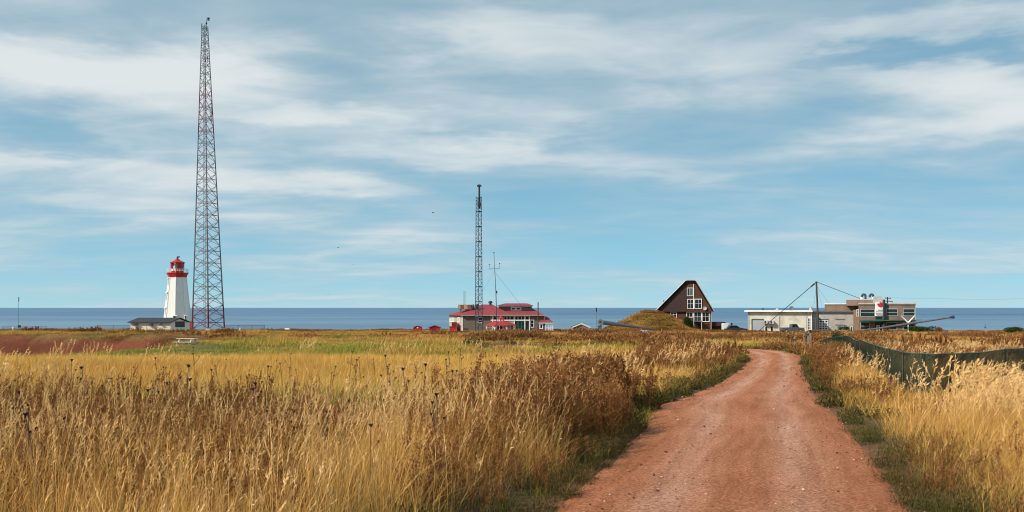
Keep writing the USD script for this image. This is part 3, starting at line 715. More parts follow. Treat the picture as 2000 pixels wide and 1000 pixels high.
# ------------------------------------------------------------------ fences by the tower
def wire_fence(name, label, px0, px1, ytop, ybot, D0, D1, mesh_m='chain_link', post_m='galvanised', gap=.35, spacing=2.6, rails=True):
    a, b = W(px0, ybot, D0), W(px1, ybot, D1); ht = (ybot - ytop) / F * (D0 + D1) / 2
    t = thing(name, label, 'fence', a)
    d = b - a; L = math.hypot(d[0], d[1]); n = max(2, int(L / spacing)); u = d / L
    for i in range(n + 1): obj('post', tube(u * L * i / n - [0, 0, .8], u * L * i / n + [0, 0, ht], .05, .05, 6), post_m, t)
    if rails: obj('top_rail', tube([0, 0, ht - .03], u * L + [0, 0, ht - .03], .035, .035, 6), post_m, t)
    w = []
    for x in np.arange(0, L + ht, gap):
        for sgn in (1, -1):
            x0, x1 = (x - ht, x) if sgn > 0 else (x, x - ht); z0, z1 = 0, ht
            p, q = np.array([x0, 0]), np.array([x1, ht])
            for lim in (0, L):
                if (p[0] - lim) * (q[0] - lim) < 0:
                    f_ = (lim - p[0]) / (q[0] - p[0]); m_ = p + (q - p) * f_
                    if (p[0] < 0 and lim == 0) or (p[0] > L and lim == L): p = m_
                    else: q = m_
            if min(p[0], q[0]) < -1e-6 or max(p[0], q[0]) > L + 1e-6 or np.linalg.norm(q - p) < .1: continue
            w.append(tube(u * p[0] + [0, .02 * sgn, p[1]], u * q[0] + [0, .02 * sgn, q[1]], .018, .018, 3))
    obj('wire_mesh', cat(w), mesh_m, t)
    return t


wire_fence('wire_fence', 'grey wire fence left of the cream service hut', 190, 254, 635, 645, 214, 216)
wire_fence('wire_fence', 'grey wire fence stretching right from the lattice tower', 441, 517, 635, 645, 216, 222)
wire_fence('wire_fence', 'low wire fence between the service hut and the lattice tower', 349, 378, 632, 645, 205, 206)
wire_fence('wire_fence', 'low dark wire fence at the far left on the shore', 4, 91, 637.5, 645, 236, 240)
fr = Frame(373, 644, 212)
t = thing('equipment_box', 'small red equipment cabinet at the left leg of the lattice tower', 'cabinet', fr.o)
obj('cabinet', fr.box(370.5, 376, 628, 646, 0, .8), 'dark_red', t); obj('door', fr.box(371, 375.5, 629, 641, -.05, -.004), 'red_paint', t)
fr = Frame(36.5, 645, 230)
t = thing('thin_mast', 'thin grey whip mast at the far left above the sea', 'mast', fr.o)
obj('pole', tube([0, 0, -1], [0, 0, fr.z(588)], .07, .05, 6), 'galvanised', t); obj('antenna', tube([0, 0, fr.z(589)], [0, 0, fr.z(580)], .14, .12, 6), 'galvanised', t)
obj('mast_box', fr.box(34.8, 38.2, 635, 640, -.3, .3), 'dark_metal', t)
fr = Frame(24.5, 645, 226); t = thing('white_marker', 'small white marker at the foot of the low fence far left', 'marker', fr.o)
obj('post', fr.box(24, 25.2, 640, 646, 0, .2), 'white_paint', t); obj('plate', fr.box(23.2, 26, 638.2, 642, -.05, -.003), 'white_paint', t)
fr = Frame(71, 645, 228); t = thing('dark_crate', 'dark slatted crate beside the low fence far left', 'crate', fr.o)
for i in range(4): obj('slat', fr.box(69, 75, 637.6 + i * 1.9, 639.0 + i * 1.9, 0, .1), 'dark_wood', t)
for px in (69, 75): obj('corner_post', fr.box(px - .4, px + .4, 637, 646, .11, .3), 'dark_wood', t)
fr = Frame(468, 652, 150); t = thing('white_marker_post', 'white marker post standing in the grass right of the lattice tower', 'post', fr.o)
obj('post', fr.box(467.1, 469, 640, 656, 0, .16), 'white_paint', t); obj('dark_band', fr.box(467.0, 469.1, 645, 647, -.012, .172), 'grey_metal', t)
fr = Frame(560, 645, 235); t = thing('white_boat', 'small white upturned boat at the edge of the far field', 'boat', fr.o)
obj('hull', hull([fr.p(x, y, d) for x, y, d in ((556, 645, 0), (566, 645, 0), (555.5, 643, .2), (566, 643, .2), (557, 641, .6), (564, 641, .6), (557, 644, 1.6), (565, 644, 1.6))]), 'white_paint', t)
obj('rail', fr.box(556, 565.5, 642.4, 643.0, -.08, -.003), 'pale_metal', t)
fr = Frame(724, 645, 232); t = thing('orange_barrel', 'small orange barrel standing by the shore in the distance', 'barrel', fr.o)
obj('barrel', lathe([(0, -.4), (.42, -.4), (.44, .3), (.40, fr.z(642)), (0, fr.z(642))], 12), 'orange_plastic', t); obj('band', lathe([(.45, .1), (.46, .1), (.46, .25), (.45, .25)], 12), 'white_paint', t)

# ------------------------------------------------------------------ picnic table
TX, TY = (366 - 1000) / F * 82, 82.0
t = thing('picnic_table', 'weathered pale wooden picnic table beside the red bank', 'picnic table', (TX, TY, ground_at(TX, TY) + .02), yaw=-14)
for i in range(5): obj('table_plank', box(-.95, .95, -.36 + i * .15, -.36 + i * .15 + .135, .72, .765), 'pale_wood', t)
for sg_ in (-1, 1):
    for i in range(2): obj('bench_plank', box(-.95, .95, sg_ * .72 + (i - 1) * .15, sg_ * .72 + (i - 1) * .15 + .135, .43, .475), 'pale_wood', t)
for x in (-.62, .62):
    for sg_ in (-1, 1): obj('leg', bar([x, sg_ * .22, .72], [x, sg_ * .80, 0], .09, .12), 'pale_wood', t)
    obj('bench_support', bar([x + .06, -.85, .40], [x + .06, .85, .40], .05, .12), 'pale_wood', t)
    obj('brace', bar([x, 0, .40], [x * .25, 0, .70], .05, .08), 'pale_wood', t)

# ------------------------------------------------------------------ small red sheds
fr = Frame(815, 647, 200); t = thing('red_shed', 'small round-shouldered red shed left of the red-roofed restaurant', 'shed', fr.o)
pr = [(807, 649), (807, 642), (809, 639), (815, 637.2), (821, 639), (823, 642), (823, 649)]
obj('wall', prism([(fr.x(a), fr.z(b)) for a, b in pr], 0, 2.2), 'red_paint', t)
for a, b in zip(pr[1:-2], pr[2:-1]):
    p, q = fr.p(*a), fr.p(*b); obj('roof_slope', hull(np.array([p + [0, -.15, .01], q + [0, -.15, .01], p + [0, 2.35, .01], q + [0, 2.35, .01], p + [0, -.15, .12], q + [0, -.15, .12], p + [0, 2.35, .12], q + [0, 2.35, .12]])), 'dark_red', t)
obj('round_window', tube(fr.p(815.5, 639.8, -.06), fr.p(815.5, 639.8, -.003), .17, .17, 10), 'white_paint', t)
fr = Frame(848, 647, 200); t = thing('red_shed', 'small red gabled shed with dark eaves next to the restaurant bins', 'shed', fr.o)
pr = [(838.5, 649), (838.5, 640), (848, 636.6), (858, 640), (858, 649)]
obj('wall', prism([(fr.x(a), fr.z(b)) for a, b in pr], 0, 2.4), 'red_paint', t)
for a, b in (((836.8, 640.6), (848, 636.5)), ((848, 636.5), (859.6, 640.6))):
    p, q = fr.p(*a), fr.p(*b); obj('roof_slope', hull(np.array([p + [0, -.25, .01], q + [0, -.25, .01], p + [0, 2.6, .01], q + [0, 2.6, .01], p + [0, -.25, .13], q + [0, -.25, .13], p + [0, 2.6, .13], q + [0, 2.6, .13]])), 'dark_red', t)
obj('door', fr.box(844, 851, 641, 648, -.05, -.003), 'dark_red', t)

# ------------------------------------------------------------------ restaurant with the red roof
fr = Frame(970, 648, 205)
U = lambda u, v: (860 + u / 8.333, 570 + v / 8.333)
t = thing('restaurant', 'rambling grey shingled restaurant with low red hip roofs above the sea', 'building', fr.o)
ux = lambda u: 860 + u / 8.333
vy = lambda v: 570 + v / 8.333
ze = fr.z(vy(388))
A_, B_ = fr.x(ux(362)), fr.x(ux(1700))
CX = fr.x(ux(150), 8)
fpt = [(A_, 0), (B_, 0), (B_, 15), (CX, 15), (CX, 8)]
obj('wall', shell(fpt, -1.6, ze), 'shingle_grey', t)
# the pale angled wall on the left
n_ = np.array([A_ - CX, -8.0]); n_ = np.array([-8.0, -(A_ - CX)]) / np.hypot(*n_)


def on_side(q, z, o=0.0):
    return np.array([CX + (A_ - CX) * q + n_[0] * o, 8 - 8 * q + n_[1] * o, z])


def side_panel(q0, q1, z0, z1, o0, o1):
    return hull(np.array([on_side(q, z, o) for q in (q0, q1) for z in (z0, z1) for o in (o0, o1)]))


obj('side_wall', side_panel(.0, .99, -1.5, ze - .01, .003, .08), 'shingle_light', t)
zs = lambda v: fr.z(vy(v), 5)
w = obj('window', cat(side_panel(.03, .40, zs(492), zs(402), .081, .13)), 'white_paint', t, label='white triple window in the pale side wall')
for q in (.06, .175, .29): obj('pane', side_panel(q, q + .08, zs(478), zs(414), .131, .15), 'pale_metal', w)
w = obj('window', side_panel(.66, .82, zs(490), zs(412), .081, .13), 'white_paint', t); obj('pane', side_panel(.69, .79, zs(480), zs(422), .131, .15), 'pale_metal', w)
obj('corner_board', fr.box(ux(345), ux(367), vy(388), vy(650), -.06, .15), 'white_paint', t); obj('corner_board', fr.box(ux(1693), ux(1703), vy(388), vy(650), -.05, .15), 'white_paint', t)
obj('fascia', cat(fr.box(ux(330), ux(1712), vy(376), vy(387), -.72, -.5), ), 'pale_metal', t)
# roofs
ov = .75
P = lambda u, v, dy: fr.p(ux(u), vy(v), dy)
E = ze + .02
roofA = [(fr.x(ux(335)), -ov, E), (fr.x(ux(1180)), -ov, E), (fr.x(ux(1180)), 15.5, E), (CX - .7, 15.6, E), (CX - .8, 7.6, E), tuple(P(690, 205, 7.5)), tuple(P(850, 205, 7.5))]
obj('roof', hull(roofA), 'red_roof', t)
roofB = [(fr.x(ux(820)), -ov - .01, E - .004), (fr.x(ux(1716)), -ov - .01, E - .004), (fr.x(ux(1716)), 15.4, E - .004), (fr.x(ux(820)), 15.4, E - .004), tuple(P(1000, 262, 7.5)), tuple(P(1480, 262, 7.5))]
obj('roof', hull(roofB), 'red_roof', t)
for u in np.arange(420, 1180, 46):
    pass
zc0, zc1 = P(0, 330, 5)[2], fr.z(vy(238), 4.2)
obj('clerestory_wall', box(fr.x(ux(948), 4.2), fr.x(ux(1490), 4.2), 4.2, 11, zc0 - 1.2, zc1), 'shingle_grey', t)
obj('clerestory_fascia', box(fr.x(ux(925), 3.4), fr.x(ux(1508), 3.4), 3.5, 11.7, zc1 + .002, zc1 + .22), 'white_paint', t)
obj('clerestory_roof', hull([(fr.x(ux(920), 3.4), 3.3, zc1 + .23), (fr.x(ux(1513), 3.4), 3.3, zc1 + .23), (fr.x(ux(920), 3.4), 11.9, zc1 + .23), (fr.x(ux(1513), 3.4), 11.9, zc1 + .23), tuple(fr.p(ux(1060), vy(186), 7.5)), tuple(fr.p(ux(1410), vy(186), 7.5))]), 'red_roof', t)
for a, b in ((1148, 1228), (1226, 1318)): window(t, fr, ux(a), ux(b), vy(247), vy(303), 4.2, 1, 1, .2)
# rooftop plant
hv = obj('rooftop_unit', box(fr.x(ux(292), 3), fr.x(ux(500), 3), 3, 5.2, fr.z(vy(286), 3), fr.z(vy(210), 3)), 'rusty', t, label='rust brown ventilation unit on stilts at the left of the roof')
obj('panel', box(fr.x(ux(385), 3), fr.x(ux(443), 3), 2.93, 2.997, fr.z(vy(280), 3), fr.z(vy(216), 3)), 'tan_panel', hv); obj('panel', box(fr.x(ux(300), 3), fr.x(ux(330), 3), 2.93, 2.997, fr.z(vy(280), 3), fr.z(vy(216), 3)), 'tan_panel', hv)
for u in (335, 420, 490): obj('stilt', bar([fr.x(ux(u), 3.5), 3.5, fr.z(vy(350), 3.5)], [fr.x(ux(u), 3.5), 3.5, fr.z(vy(286), 3.5)], .22), 'rusty', hv)
for u, vt, vb, r_, dy in ((530, 203, 300, .42, 3.4), (600, 192, 280, .52, 3.6), (815, 146, 220, .50, 7.2)):
    zb, zt = fr.z(vy(vb), dy), fr.z(vy(vt), dy); c = fr.x(ux(u), dy)
    m = lathe([(r_ * .5, zb - .6), (r_ * .5, zb + (zt - zb) * .42), (r_ * .95, zb + (zt - zb) * .46), (r_, zb + (zt - zb) * .72), (r_ * .72, zt - .08), (0, zt)], 14); m.apply_translation([c, dy, 0]); obj('roof_vent', m, 'dark_metal', t)
# front wall: glazing between white posts
window(t, fr, ux(612), ux(690), vy(410), vy(510), 0, 1, 2, .17)
window(t, fr, ux(1462), ux(1527), vy(452), vy(582), 0, 1, 2, .16)
cols = [(822, 845), (868, 930), (930, 990), (1035, 1085), (1085, 1135), (1135, 1190), (1215, 1265), (1265, 1320), (1320, 1366), (1384, 1443)]
for a, b in cols: window(t, fr, ux(a), ux(b), vy(398), vy(454), 0, 1, 1, .07, label=None)
for a, b in ((1215, 1265), (1265, 1320), (1320, 1366), (1384, 1443)): window(t, fr, ux(a), ux(b), vy(476), vy(642), 0, 1, 2, .07, fm='teal_trim', gm='glass_teal')
for a, b in ((868, 960), (960, 1080), (1080, 1190)): window(t, fr, ux(a), ux(b), vy(520), vy(640), 0, 2, 1, .07)
for u in (852, 1205, 1375, 1452): obj('white_post', fr.box(ux(u) - .95, ux(u) + .95, vy(390), vy(650), -.22, -.003), 'white_paint', t)
obj('white_beam', fr.box(ux(820), ux(1460), vy(456), vy(473), -.16, -.003), 'white_paint', t)
obj('wall_panel', fr.box(ux(862), ux(1195), vy(476), vy(516), -.05, -.003), 'shingle_light', t)
# right porch
zp = fr.z(vy(497), -1.0)
obj('porch_room', box(fr.x(ux(1604)), fr.x(ux(1712)), -2.2, 4, -1.6, zp), 'shingle_grey', t)
obj('porch_roof', hull([(fr.x(ux(1596), -2.6), -2.7, zp + .05), (fr.x(ux(1845), -2.6), -2.7, zp + .05), (fr.x(ux(1596)), 5, zp + .05), (fr.x(ux(1845)), 5, zp + .05), tuple(fr.p(ux(1640), vy(446), .5)), tuple(fr.p(ux(1780), vy(446), .5))]), 'red_roof', t)
obj('porch_fascia', box(fr.x(ux(1600), -2.6), fr.x(ux(1841), -2.6), -2.62, -2.4, zp - .22, zp + .045), 'white_paint', t)
obj('small_roof', hull([tuple(fr.p(ux(a), vy(v), d)) for a, v, d in ((1700, 436, 4), (1800, 436, 4), (1700, 436, 9), (1800, 436, 9), (1705, 400, 6), (1740, 400, 6))]), 'red_roof', t)
obj('small_gable_wall', box(fr.x(ux(1702)), fr.x(ux(1775), 4), 4.3, 8.5, zp - .3, fr.z(vy(436), 4.2)), 'shingle_grey', t)
window(t, fr, ux(1612), ux(1672), vy(522), vy(604), -2.2, 1, 1, .2)
for u in (1714, 1757, 1800, 1830): obj('porch_post', bar([fr.x(ux(u), -2.3), -2.3, -1.4], [fr.x(ux(u), -2.3), -2.3, zp - .2], .16), 'white_paint', t)
zr_ = fr.z(vy(585), -2.3)
obj('porch_railing', cat(bar([fr.x(ux(1714), -2.3), -2.3, zr_], [fr.x(ux(1830), -2.3), -2.3, zr_], .09), bar([fr.x(ux(1757), -2.33), -2.33, zr_ + .0], [fr.x(ux(1830), -2.33), -2.33, -.1], .09), *[bar([x, -2.3, -.3], [x, -2.3, zr_], .05) for x in np.linspace(fr.x(ux(1714), -2.3), fr.x(ux(1830), -2.3), 10)]), 'white_paint', t)
obj('dark_bench', fr.box(ux(382), ux(455), vy(595), vy(618), -1.2, -.6), 'dark_metal', t)

# the red bins at its left end
fr = Frame(890, 648, 196)
t = thing('waste_bin', 'bright red waste container in front of the restaurant side wall', 'waste bin', fr.o)
obj('body', hull([fr.p(ux(u), vy(v), d) for u, v, d in ((148, 640, 0), (268, 640, 0), (145, 572, 0), (270, 572, 0), (148, 640, 2), (268, 640, 2), (145, 572, 2), (270, 572, 2))]), 'red_paint', t)
obj('lid', fr.box(ux(142), ux(273), vy(563), vy(571.5), -.08, 2.1), 'dark_red', t)
fr = Frame(888, 648, 199.5)
t = thing('waste_bin', 'tall dull red bin behind the bright red container', 'waste bin', fr.o)
obj('body', fr.box(ux(186), ux(264), vy(500), vy(650), 0, 1.4), 'dark_red', t); obj('lid', hull([fr.p(ux(u), vy(v), d) for u, v, d in ((183, 500, -.05), (267, 500, -.05), (183, 500, 1.45), (267, 500, 1.45), (186, 489, 1.4), (264, 489, 1.4))]), 'red_paint', t)
fr = Frame(896, 648, 197.5)
t = thing('waste_bin', 'dark maroon sloping skip right of the bright red container', 'waste bin', fr.o)
obj('body', hull([fr.p(ux(u), vy(v), d) for u, v, d in ((272, 648, 0), (332, 648, 0), (272, 514, 0), (290, 512, 0), (334, 560, 0), (272, 648, 2), (332, 648, 2), (272, 514, 2), (290, 512, 2), (334, 560, 2))]), 'dark_red', t)
obj('rim', bar(fr.p(ux(290), vy(511), -.05), fr.p(ux(335), vy(559), -.05), .12), 'red_paint', t)

# gazebo
fr = Frame(978, 648, 186)
t = thing('gazebo', 'red-roofed open gazebo with white posts in front of the restaurant', 'gazebo', fr.o)
s_ = 186 / F; cu = ux(982); cx = fr.x(cu)
Rg = 34 * s_; zb, zt = fr.z(vy(551)), fr.z(vy(484)); pg = math.pi / 8


def at_c(m):
    m.apply_translation([cx, Rg * .95, 0]); return m


obj('roof', at_c(lathe([(Rg - .3, zb - .04), (Rg, zb - .05), (Rg, zb + .06), (Rg * .42, zt), (0, zt)], 8, pg)), 'bright_red_roof', t)
for k in range(8):
    a = pg + k * math.pi / 4; p = np.array([(Rg - .35) * math.cos(a), (Rg - .35) * math.sin(a)]); c8 = np.array([cx, Rg * .95])
    obj('post', bar([*(p + c8), -1.2], [*(p + c8), zb], .19), 'white_paint', t)
    a2 = [a - math.pi / 8 * .35, a + math.pi / 8 * .35]
    for b in a2:
        q = np.array([(Rg - .40) * math.cos(b), (Rg - .40) * math.sin(b)]) + c8
        obj('bracket', bar([*(p + c8), zb - .75], [*q, zb - .05], .10), 'white_paint', t)
rg = []
for k in range(8):
    if k == 5: continue
    a, b = pg + k * math.pi / 4, pg + (k + 1) * math.pi / 4; P0, P1 = [np.array([(Rg - .35) * math.cos(q) + cx, (Rg - .35) * math.sin(q) + Rg * .95]) for q in (a, b)]
    for h in (.15, .85): rg.append(bar([*P0, h], [*P1, h], .08))
    for q in np.linspace(.12, .88, 7): rg.append(bar([*(P0 * (1 - q) + P1 * q), .15], [*(P0 * (1 - q) + P1 * q), .85], .05))
obj('railing', cat(rg), 'tan_panel', t)
obj('table', at_c(lathe([(.1, -.6), (.1, .7), (.8, .72), (.8, .78), (0, .78)], 12)), 'old_wood', t)
zc, zd, za = fr.z(vy(478)), fr.z(vy(438)), fr.z(vy(383)); Rc = 6.8 * s_
obj('cupola_base', at_c(lathe([(Rc, zt - .05), (Rc, zc - .02), (0, zc - .02)], 8, pg)), 'bright_red_roof', t)
obj('cupola_posts', at_c(cat([bar([Rc * .93 * math.cos(pg + k * math.pi / 4), Rc * .93 * math.sin(pg + k * math.pi / 4), zc - .05], [Rc * .93 * math.cos(pg + k * math.pi / 4), Rc * .93 * math.sin(pg + k * math.pi / 4), zd], .2) for k in range(8)])), 'white_paint', t)
obj('cupola_panel', at_c(lathe([(Rc * .8, zc - .04), (Rc * .8, zd), (0, zd)], 8, pg)), 'pale_metal', t)
obj('cupola_roof', at_c(lathe([(Rc * 1.28, zd - .05), (Rc * 1.3, zd + .05), (Rc * .3, za - .25), (.08, za), (0, za)], 8, pg)), 'bright_red_roof', t)

# lattice mast before the restaurant
fr = Frame(935, 648, 190)
t = thing('lattice_mast', 'slender dark lattice mast rising in front of the red restaurant roof', 'mast', fr.o)
Hm = fr.z(384)


def ml(k, h):
    a = math.radians((150, 30, 270)[k]); q = h / Hm; hw = (7.0 * (1 - q) + 5.2 * q) / F * 190
    r_ = hw / math.cos(math.radians(30)); return np.array([r_ * math.cos(a) + q * .0, r_ * math.sin(a), h])


for k in range(3): obj('leg', tube(ml(k, -1), ml(k, Hm), .075, .06, 6), 'mast_steel', t)
nz = 36; hs = np.linspace(0, Hm, nz + 1)
for i in range(nz):
    for k in range(3):
        j = (k + 1) % 3
        a, b = (k, j) if i % 2 else (j, k)
        obj('diagonal_brace', bar(ml(a, hs[i]), ml(b, hs[i + 1]), .05), 'mast_steel', t)
        if k == 0 or i % 4 == 0: obj('horizontal_brace', bar(ml(k, hs[i] + .004), ml(j, hs[i] + .004), .17 if i % 4 == 0 else .06), 'mast_steel', t)
xm = fr.x(936)
obj('top_tube', tube([xm, 0, Hm - 2.6], [xm, 0, fr.z(364)], .24, .19, 10), 'dark_metal', t)
obj('top_platform', cat(box(xm - .48, xm + .48, -.3, .3, fr.z(364.5), fr.z(362)), box(xm - .30, xm + .30, -.2, .2, fr.z(362) + .003, fr.z(360.5))), 'dark_metal', t)
obj('top_cage', cat([bar(ml(k, Hm) + [0, 0, 0], np.array([xm, 0, Hm - .6]), .09) for k in range(3)] + [box(xm - .35, xm + .35, -.35, .35, Hm - 2.2, Hm - 1.2)]), 'dark_metal', t)

# leaning antenna pole with guys
fr = Frame(970.5, 648, 184)
t = thing('antenna_pole', 'leaning thin antenna pole with a crossarm between lattice mast and restaurant', 'pole', fr.o)
b0, b1, b2 = fr.p(971, 655), fr.p(968.6, 572), fr.p(964.6, 494)
obj('pole', cat(tube(b0, b1, .10, .085, 7), tube(b1, b2, .075, .035, 7)), 'mast_steel', t)
obj('crossarm', bar(fr.p(955.5, 525.5), fr.p(976.5, 523.5), .07), 'mast_steel', t)
for px, py in ((956, 516), (976, 514.5), (964.8, 493)): obj('sensor', cat(tube(fr.p(px, py + 9), fr.p(px, py), .035, .03, 5), tube(fr.p(px - 1.4, py), fr.p(px + 1.4, py + .4), .1, .05, 6)), 'mast_steel', t)
obj('junction', fr.box(968.6, 971.2, 568, 573, -.2, .1), 'dark_metal', t)
obj('guy_wire', tube(fr.p(967, 532), fr.p(1052, 640, 10), .022, .022, 4), 'galvanised', t); obj('guy_wire', tube(fr.p(966.5, 528), fr.p(900, 640, -8), .018, .018, 4), 'galvanised', t)
fr = Frame(907, 648, 245); t = thing('distant_mast', 'faint thin lattice mast behind the left end of the restaurant', 'mast', fr.o)
for d in ((-.22, 0), (.22, 0), (0, .38)): obj('leg', tube([d[0], d[1], 0], [d[0], d[1], fr.z(568)], .035, .035, 5), 'chain_link', t)
zg = np.linspace(.5, fr.z(569), 26); obj('bracing', cat([bar([-.22 if i % 2 else .22, 0, zg[i]], [.22 if i % 2 else -.22, 0, zg[i + 1]], .035) for i in range(25)]), 'chain_link', t)
fr = Frame(1051, 648, 180); t = thing('wooden_pole', 'plain dark wooden pole in front of the right end of the restaurant', 'pole', fr.o)
obj('pole', tube([0, 0, -1], [0, 0, fr.z(591)], .125, .105, 10), 'dark_wood', t); obj('pole_cap', tube([0, 0, fr.z(591) + .003], [0, 0, fr.z(590)], .125, .10, 10), 'dark_metal', t)

# ------------------------------------------------------------------ little hut and the display gun-like tube
fr = Frame(1134.5, 649, 185)
q6 = lambda u, v: (1080 + u / 5.556, 530 + v / 5.556)
t = thing('small_hut', 'little tan hut with a white-edged gable roof right of the restaurant', 'hut', fr.o)
gp = [q6(222, 670), q6(222, 612), q6(308, 578), q6(388, 612), q6(388, 670)]
obj('wall', prism([(fr.x(a), fr.z(b)) for a, b in gp], 0, 3.4), 'tan_brick', t)
for a, b in ((q6(210, 612), q6(308, 573)), (q6(308, 573), q6(403, 612))):
    p, q = fr.p(*a), fr.p(*b); obj('roof_slope', hull(np.array([r_ + [0, d, h] for r_ in (p, q) for d in (-.1, 3.8) for h in (.02, .18)])), 'house_roof', t)
    obj('bargeboard', hull(np.array([r_ + [0, d, h] for r_ in (p, q) for d in (-.24, -.104) for h in (-.02, .22)])), 'white_paint', t)
fr = Frame(1165, 649, 178); t = thing('flag_pole', 'thin bare pole standing by the near end of the grey tube', 'pole', fr.o)
obj('pole', tube([0, 0, -1], [0, 0, fr.z(601)], .045, .04, 6), 'galvanised', t); obj('pole_head', fr.box(1164, 1166, 601, 609, -.12, .12), 'dark_metal', t)
g0, g1 = W(*q6(516, 551), 128), W(*q6(1100, 629), 168)
t = thing('grey_tube', 'long tapering grey steel tube on a stand pointing at the sea', 'steel tube', g0)
ax = (g1 - g0) / np.linalg.norm(g1 - g0)
obj('barrel', tube(ax * .05, g1 - g0, .33, .15, 20), 'grey_metal', t)
side = np.cross(ax, [0, 0, 1]); side /= np.linalg.norm(side); upv = np.cross(side, ax)
ring = lathe([(.20, -.06), (.44, -.06), (.44, .10), (.33, .16)], 24); T_ = np.eye(4); T_[:3, 0], T_[:3, 1], T_[:3, 2] = side, upv, ax; ring.apply_transform(T_); obj('end_flange', ring, 'grey_metal', t)
obj('bore', tube(-ax * .03, ax * .045, .205, .205, 18), 'dark_metal', t)
obj('stand', cat(box(-.34, .16, -.12, .5, -2.4, -.62), box(-.46, .24, -.2, .58, -.62, -.50), box(-.10, .14, .0, .4, -.497, -.25)), 'grey_metal', t)
far = (g1 - g0) * .985; obj('far_stand', box(far[0] - .15, far[0] + .15, far[1] - .15, far[1] + .15, far[2] - 1.5, far[2] - .14), 'grey_metal', t)
p = W(1260, 651, 140); t = thing('concrete_block', 'pale concrete block lying in the grass below the grass mound', 'block', p)
obj('block', hull([(x, y, z) for x in (-.6, .6) for y in (0, .6) for z in (-.5, .42)] + [(x, y, .46) for x in (-.56, .56) for y in (.04, .56)]), 'concrete', t); obj('lifting_ring', tube([-.1, .3, .455], [.1, .3, .455], .03, .03, 6), 'dark_metal', t)

# ------------------------------------------------------------------ brown gable house
fr = Frame(1338, 648.5, 205, -11.5)
t = thing('gable_house', 'tall dark brown gable-fronted house behind the grass mound', 'house', fr.o, yaw=-11.5)
hx, hz = lambda u: fr.x(1080 + u / 5.556), lambda v: fr.z(530 + v / 5.556)
pu, pv = lambda u: 1080 + u / 5.556, lambda v: 530 + v / 5.556
obj('wall', box(hx(1185), hx(1715), 0, 12, -1.6, hz(436)), 'house_brown', t)
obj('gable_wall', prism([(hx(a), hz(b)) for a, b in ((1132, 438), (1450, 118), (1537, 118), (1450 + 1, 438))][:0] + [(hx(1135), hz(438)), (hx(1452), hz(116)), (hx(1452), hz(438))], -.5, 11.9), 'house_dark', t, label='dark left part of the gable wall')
obj('gable_wall', prism([(hx(1452), hz(438)), (hx(1452), hz(116)), (hx(1537), hz(116)), (hx(1728), hz(438))], -.48, 11.88), 'house_brown', t, label='reddish brown right part of the gable wall')
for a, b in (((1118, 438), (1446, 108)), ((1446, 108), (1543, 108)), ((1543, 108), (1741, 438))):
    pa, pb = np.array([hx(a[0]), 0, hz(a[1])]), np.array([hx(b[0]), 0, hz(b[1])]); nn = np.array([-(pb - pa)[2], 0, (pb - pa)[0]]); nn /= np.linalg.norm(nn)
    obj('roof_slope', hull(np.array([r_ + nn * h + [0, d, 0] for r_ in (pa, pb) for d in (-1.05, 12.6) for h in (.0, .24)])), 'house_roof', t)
    obj('roof_edge_trim', hull(np.array([r_ + nn * h + [0, d, 0] for r_ in (pa, pb) for d in (-1.15, -1.054) for h in (.16, .30)])), 'white_paint' if a[0] < 1200 else 'pale_metal', t)  # left edge whiter than the rest: its sunlit look is put into the colour
window(t, fr, pu(1454), pu(1522), pv(178), pv(268), -.5, 3, 1, .10)
window(t, fr, pu(1456), pu(1526), pv(300), pv(406), -.5, 2, 2, .13); window(t, fr, pu(1534), pu(1617), pv(298), pv(406), -.5, 2, 2, .16)
window(t, fr, pu(1274), pu(1345), pv(437), pv(504), 0, 2, 2, .16)
window(t, fr, pu(1448), pu(1522), pv(440), pv(500), 0, 2, 1, .15)
window(t, fr, pu(1528), pu(1614), pv(436), pv(548), 0, 2, 2, .17); window(t, fr, pu(1614), pu(1700), pv(436), pv(548), 0, 2, 2, .17)
obj('downpipe', cat(tube([hx(1528), -.62, hz(410)], [hx(1528), -.62, hz(138)], .09, .09, 8), tube([hx(1528), -.12, hz(560)], [hx(1528), -.12, hz(442)], .08, .08, 8)), 'white_paint', t)
d_ = lathe([(0, .0), (.28, .06), (.46, .2), (.44, .22), (.27, .10), (0, .05)], 14); d_.apply_transform(trimesh.transformations.rotation_matrix(1.35, [1, 0, 0])); d_.apply_translation([hx(1647), -.62, hz(403)]); obj('satellite_dish', d_, 'pale_metal', t)
obj('flue', tube([hx(1198), 3, hz(372)], [hx(1198), 3, hz(312)], .14, .14, 8), 'grey_metal', t)
bal = obj('balcony', box(hx(1526), hx(1612), -1.5, -.12, hz(546), hz(536)), 'grey_metal', t)
obj('rail', cat([bar([hx(a), -1.45, hz(536)], [hx(a), -1.45, hz(500)], .06) for a in np.linspace(1528, 1610, 9)] + [bar([hx(1527), -1.45, hz(500)], [hx(1611), -1.45, hz(500)], .08)]), 'grey_metal', bal)
for a in (1526, 1612): obj('porch_post', bar([hx(a), -1.4, -1.2], [hx(a), -1.4, hz(546)], .2), 'pale_metal', t)
window(t, fr, pu(1540), pu(1606), pv(556), pv(650), 0, 2, 1, .12, fm='dark_metal')
obj('annex_wall', box(hx(1716), hx(1858), 1.5, 8, -1.6, hz(588)), 'annex_wall', t)
obj('annex_roof', hull([(x, y, z) for x in (hx(1717), hx(1876)) for y in (.9, 8.5) for z in (hz(590), hz(552))]), 'annex_wall', t)
obj('annex_fascia', box(hx(1717), hx(1879), .80, .897, hz(590), hz(582)), 'dark_metal', t)
obj('corner_post', bar([hx(1716), -.05, -1.2], [hx(1716), -.05, hz(442)], .12), 'pale_metal', t)

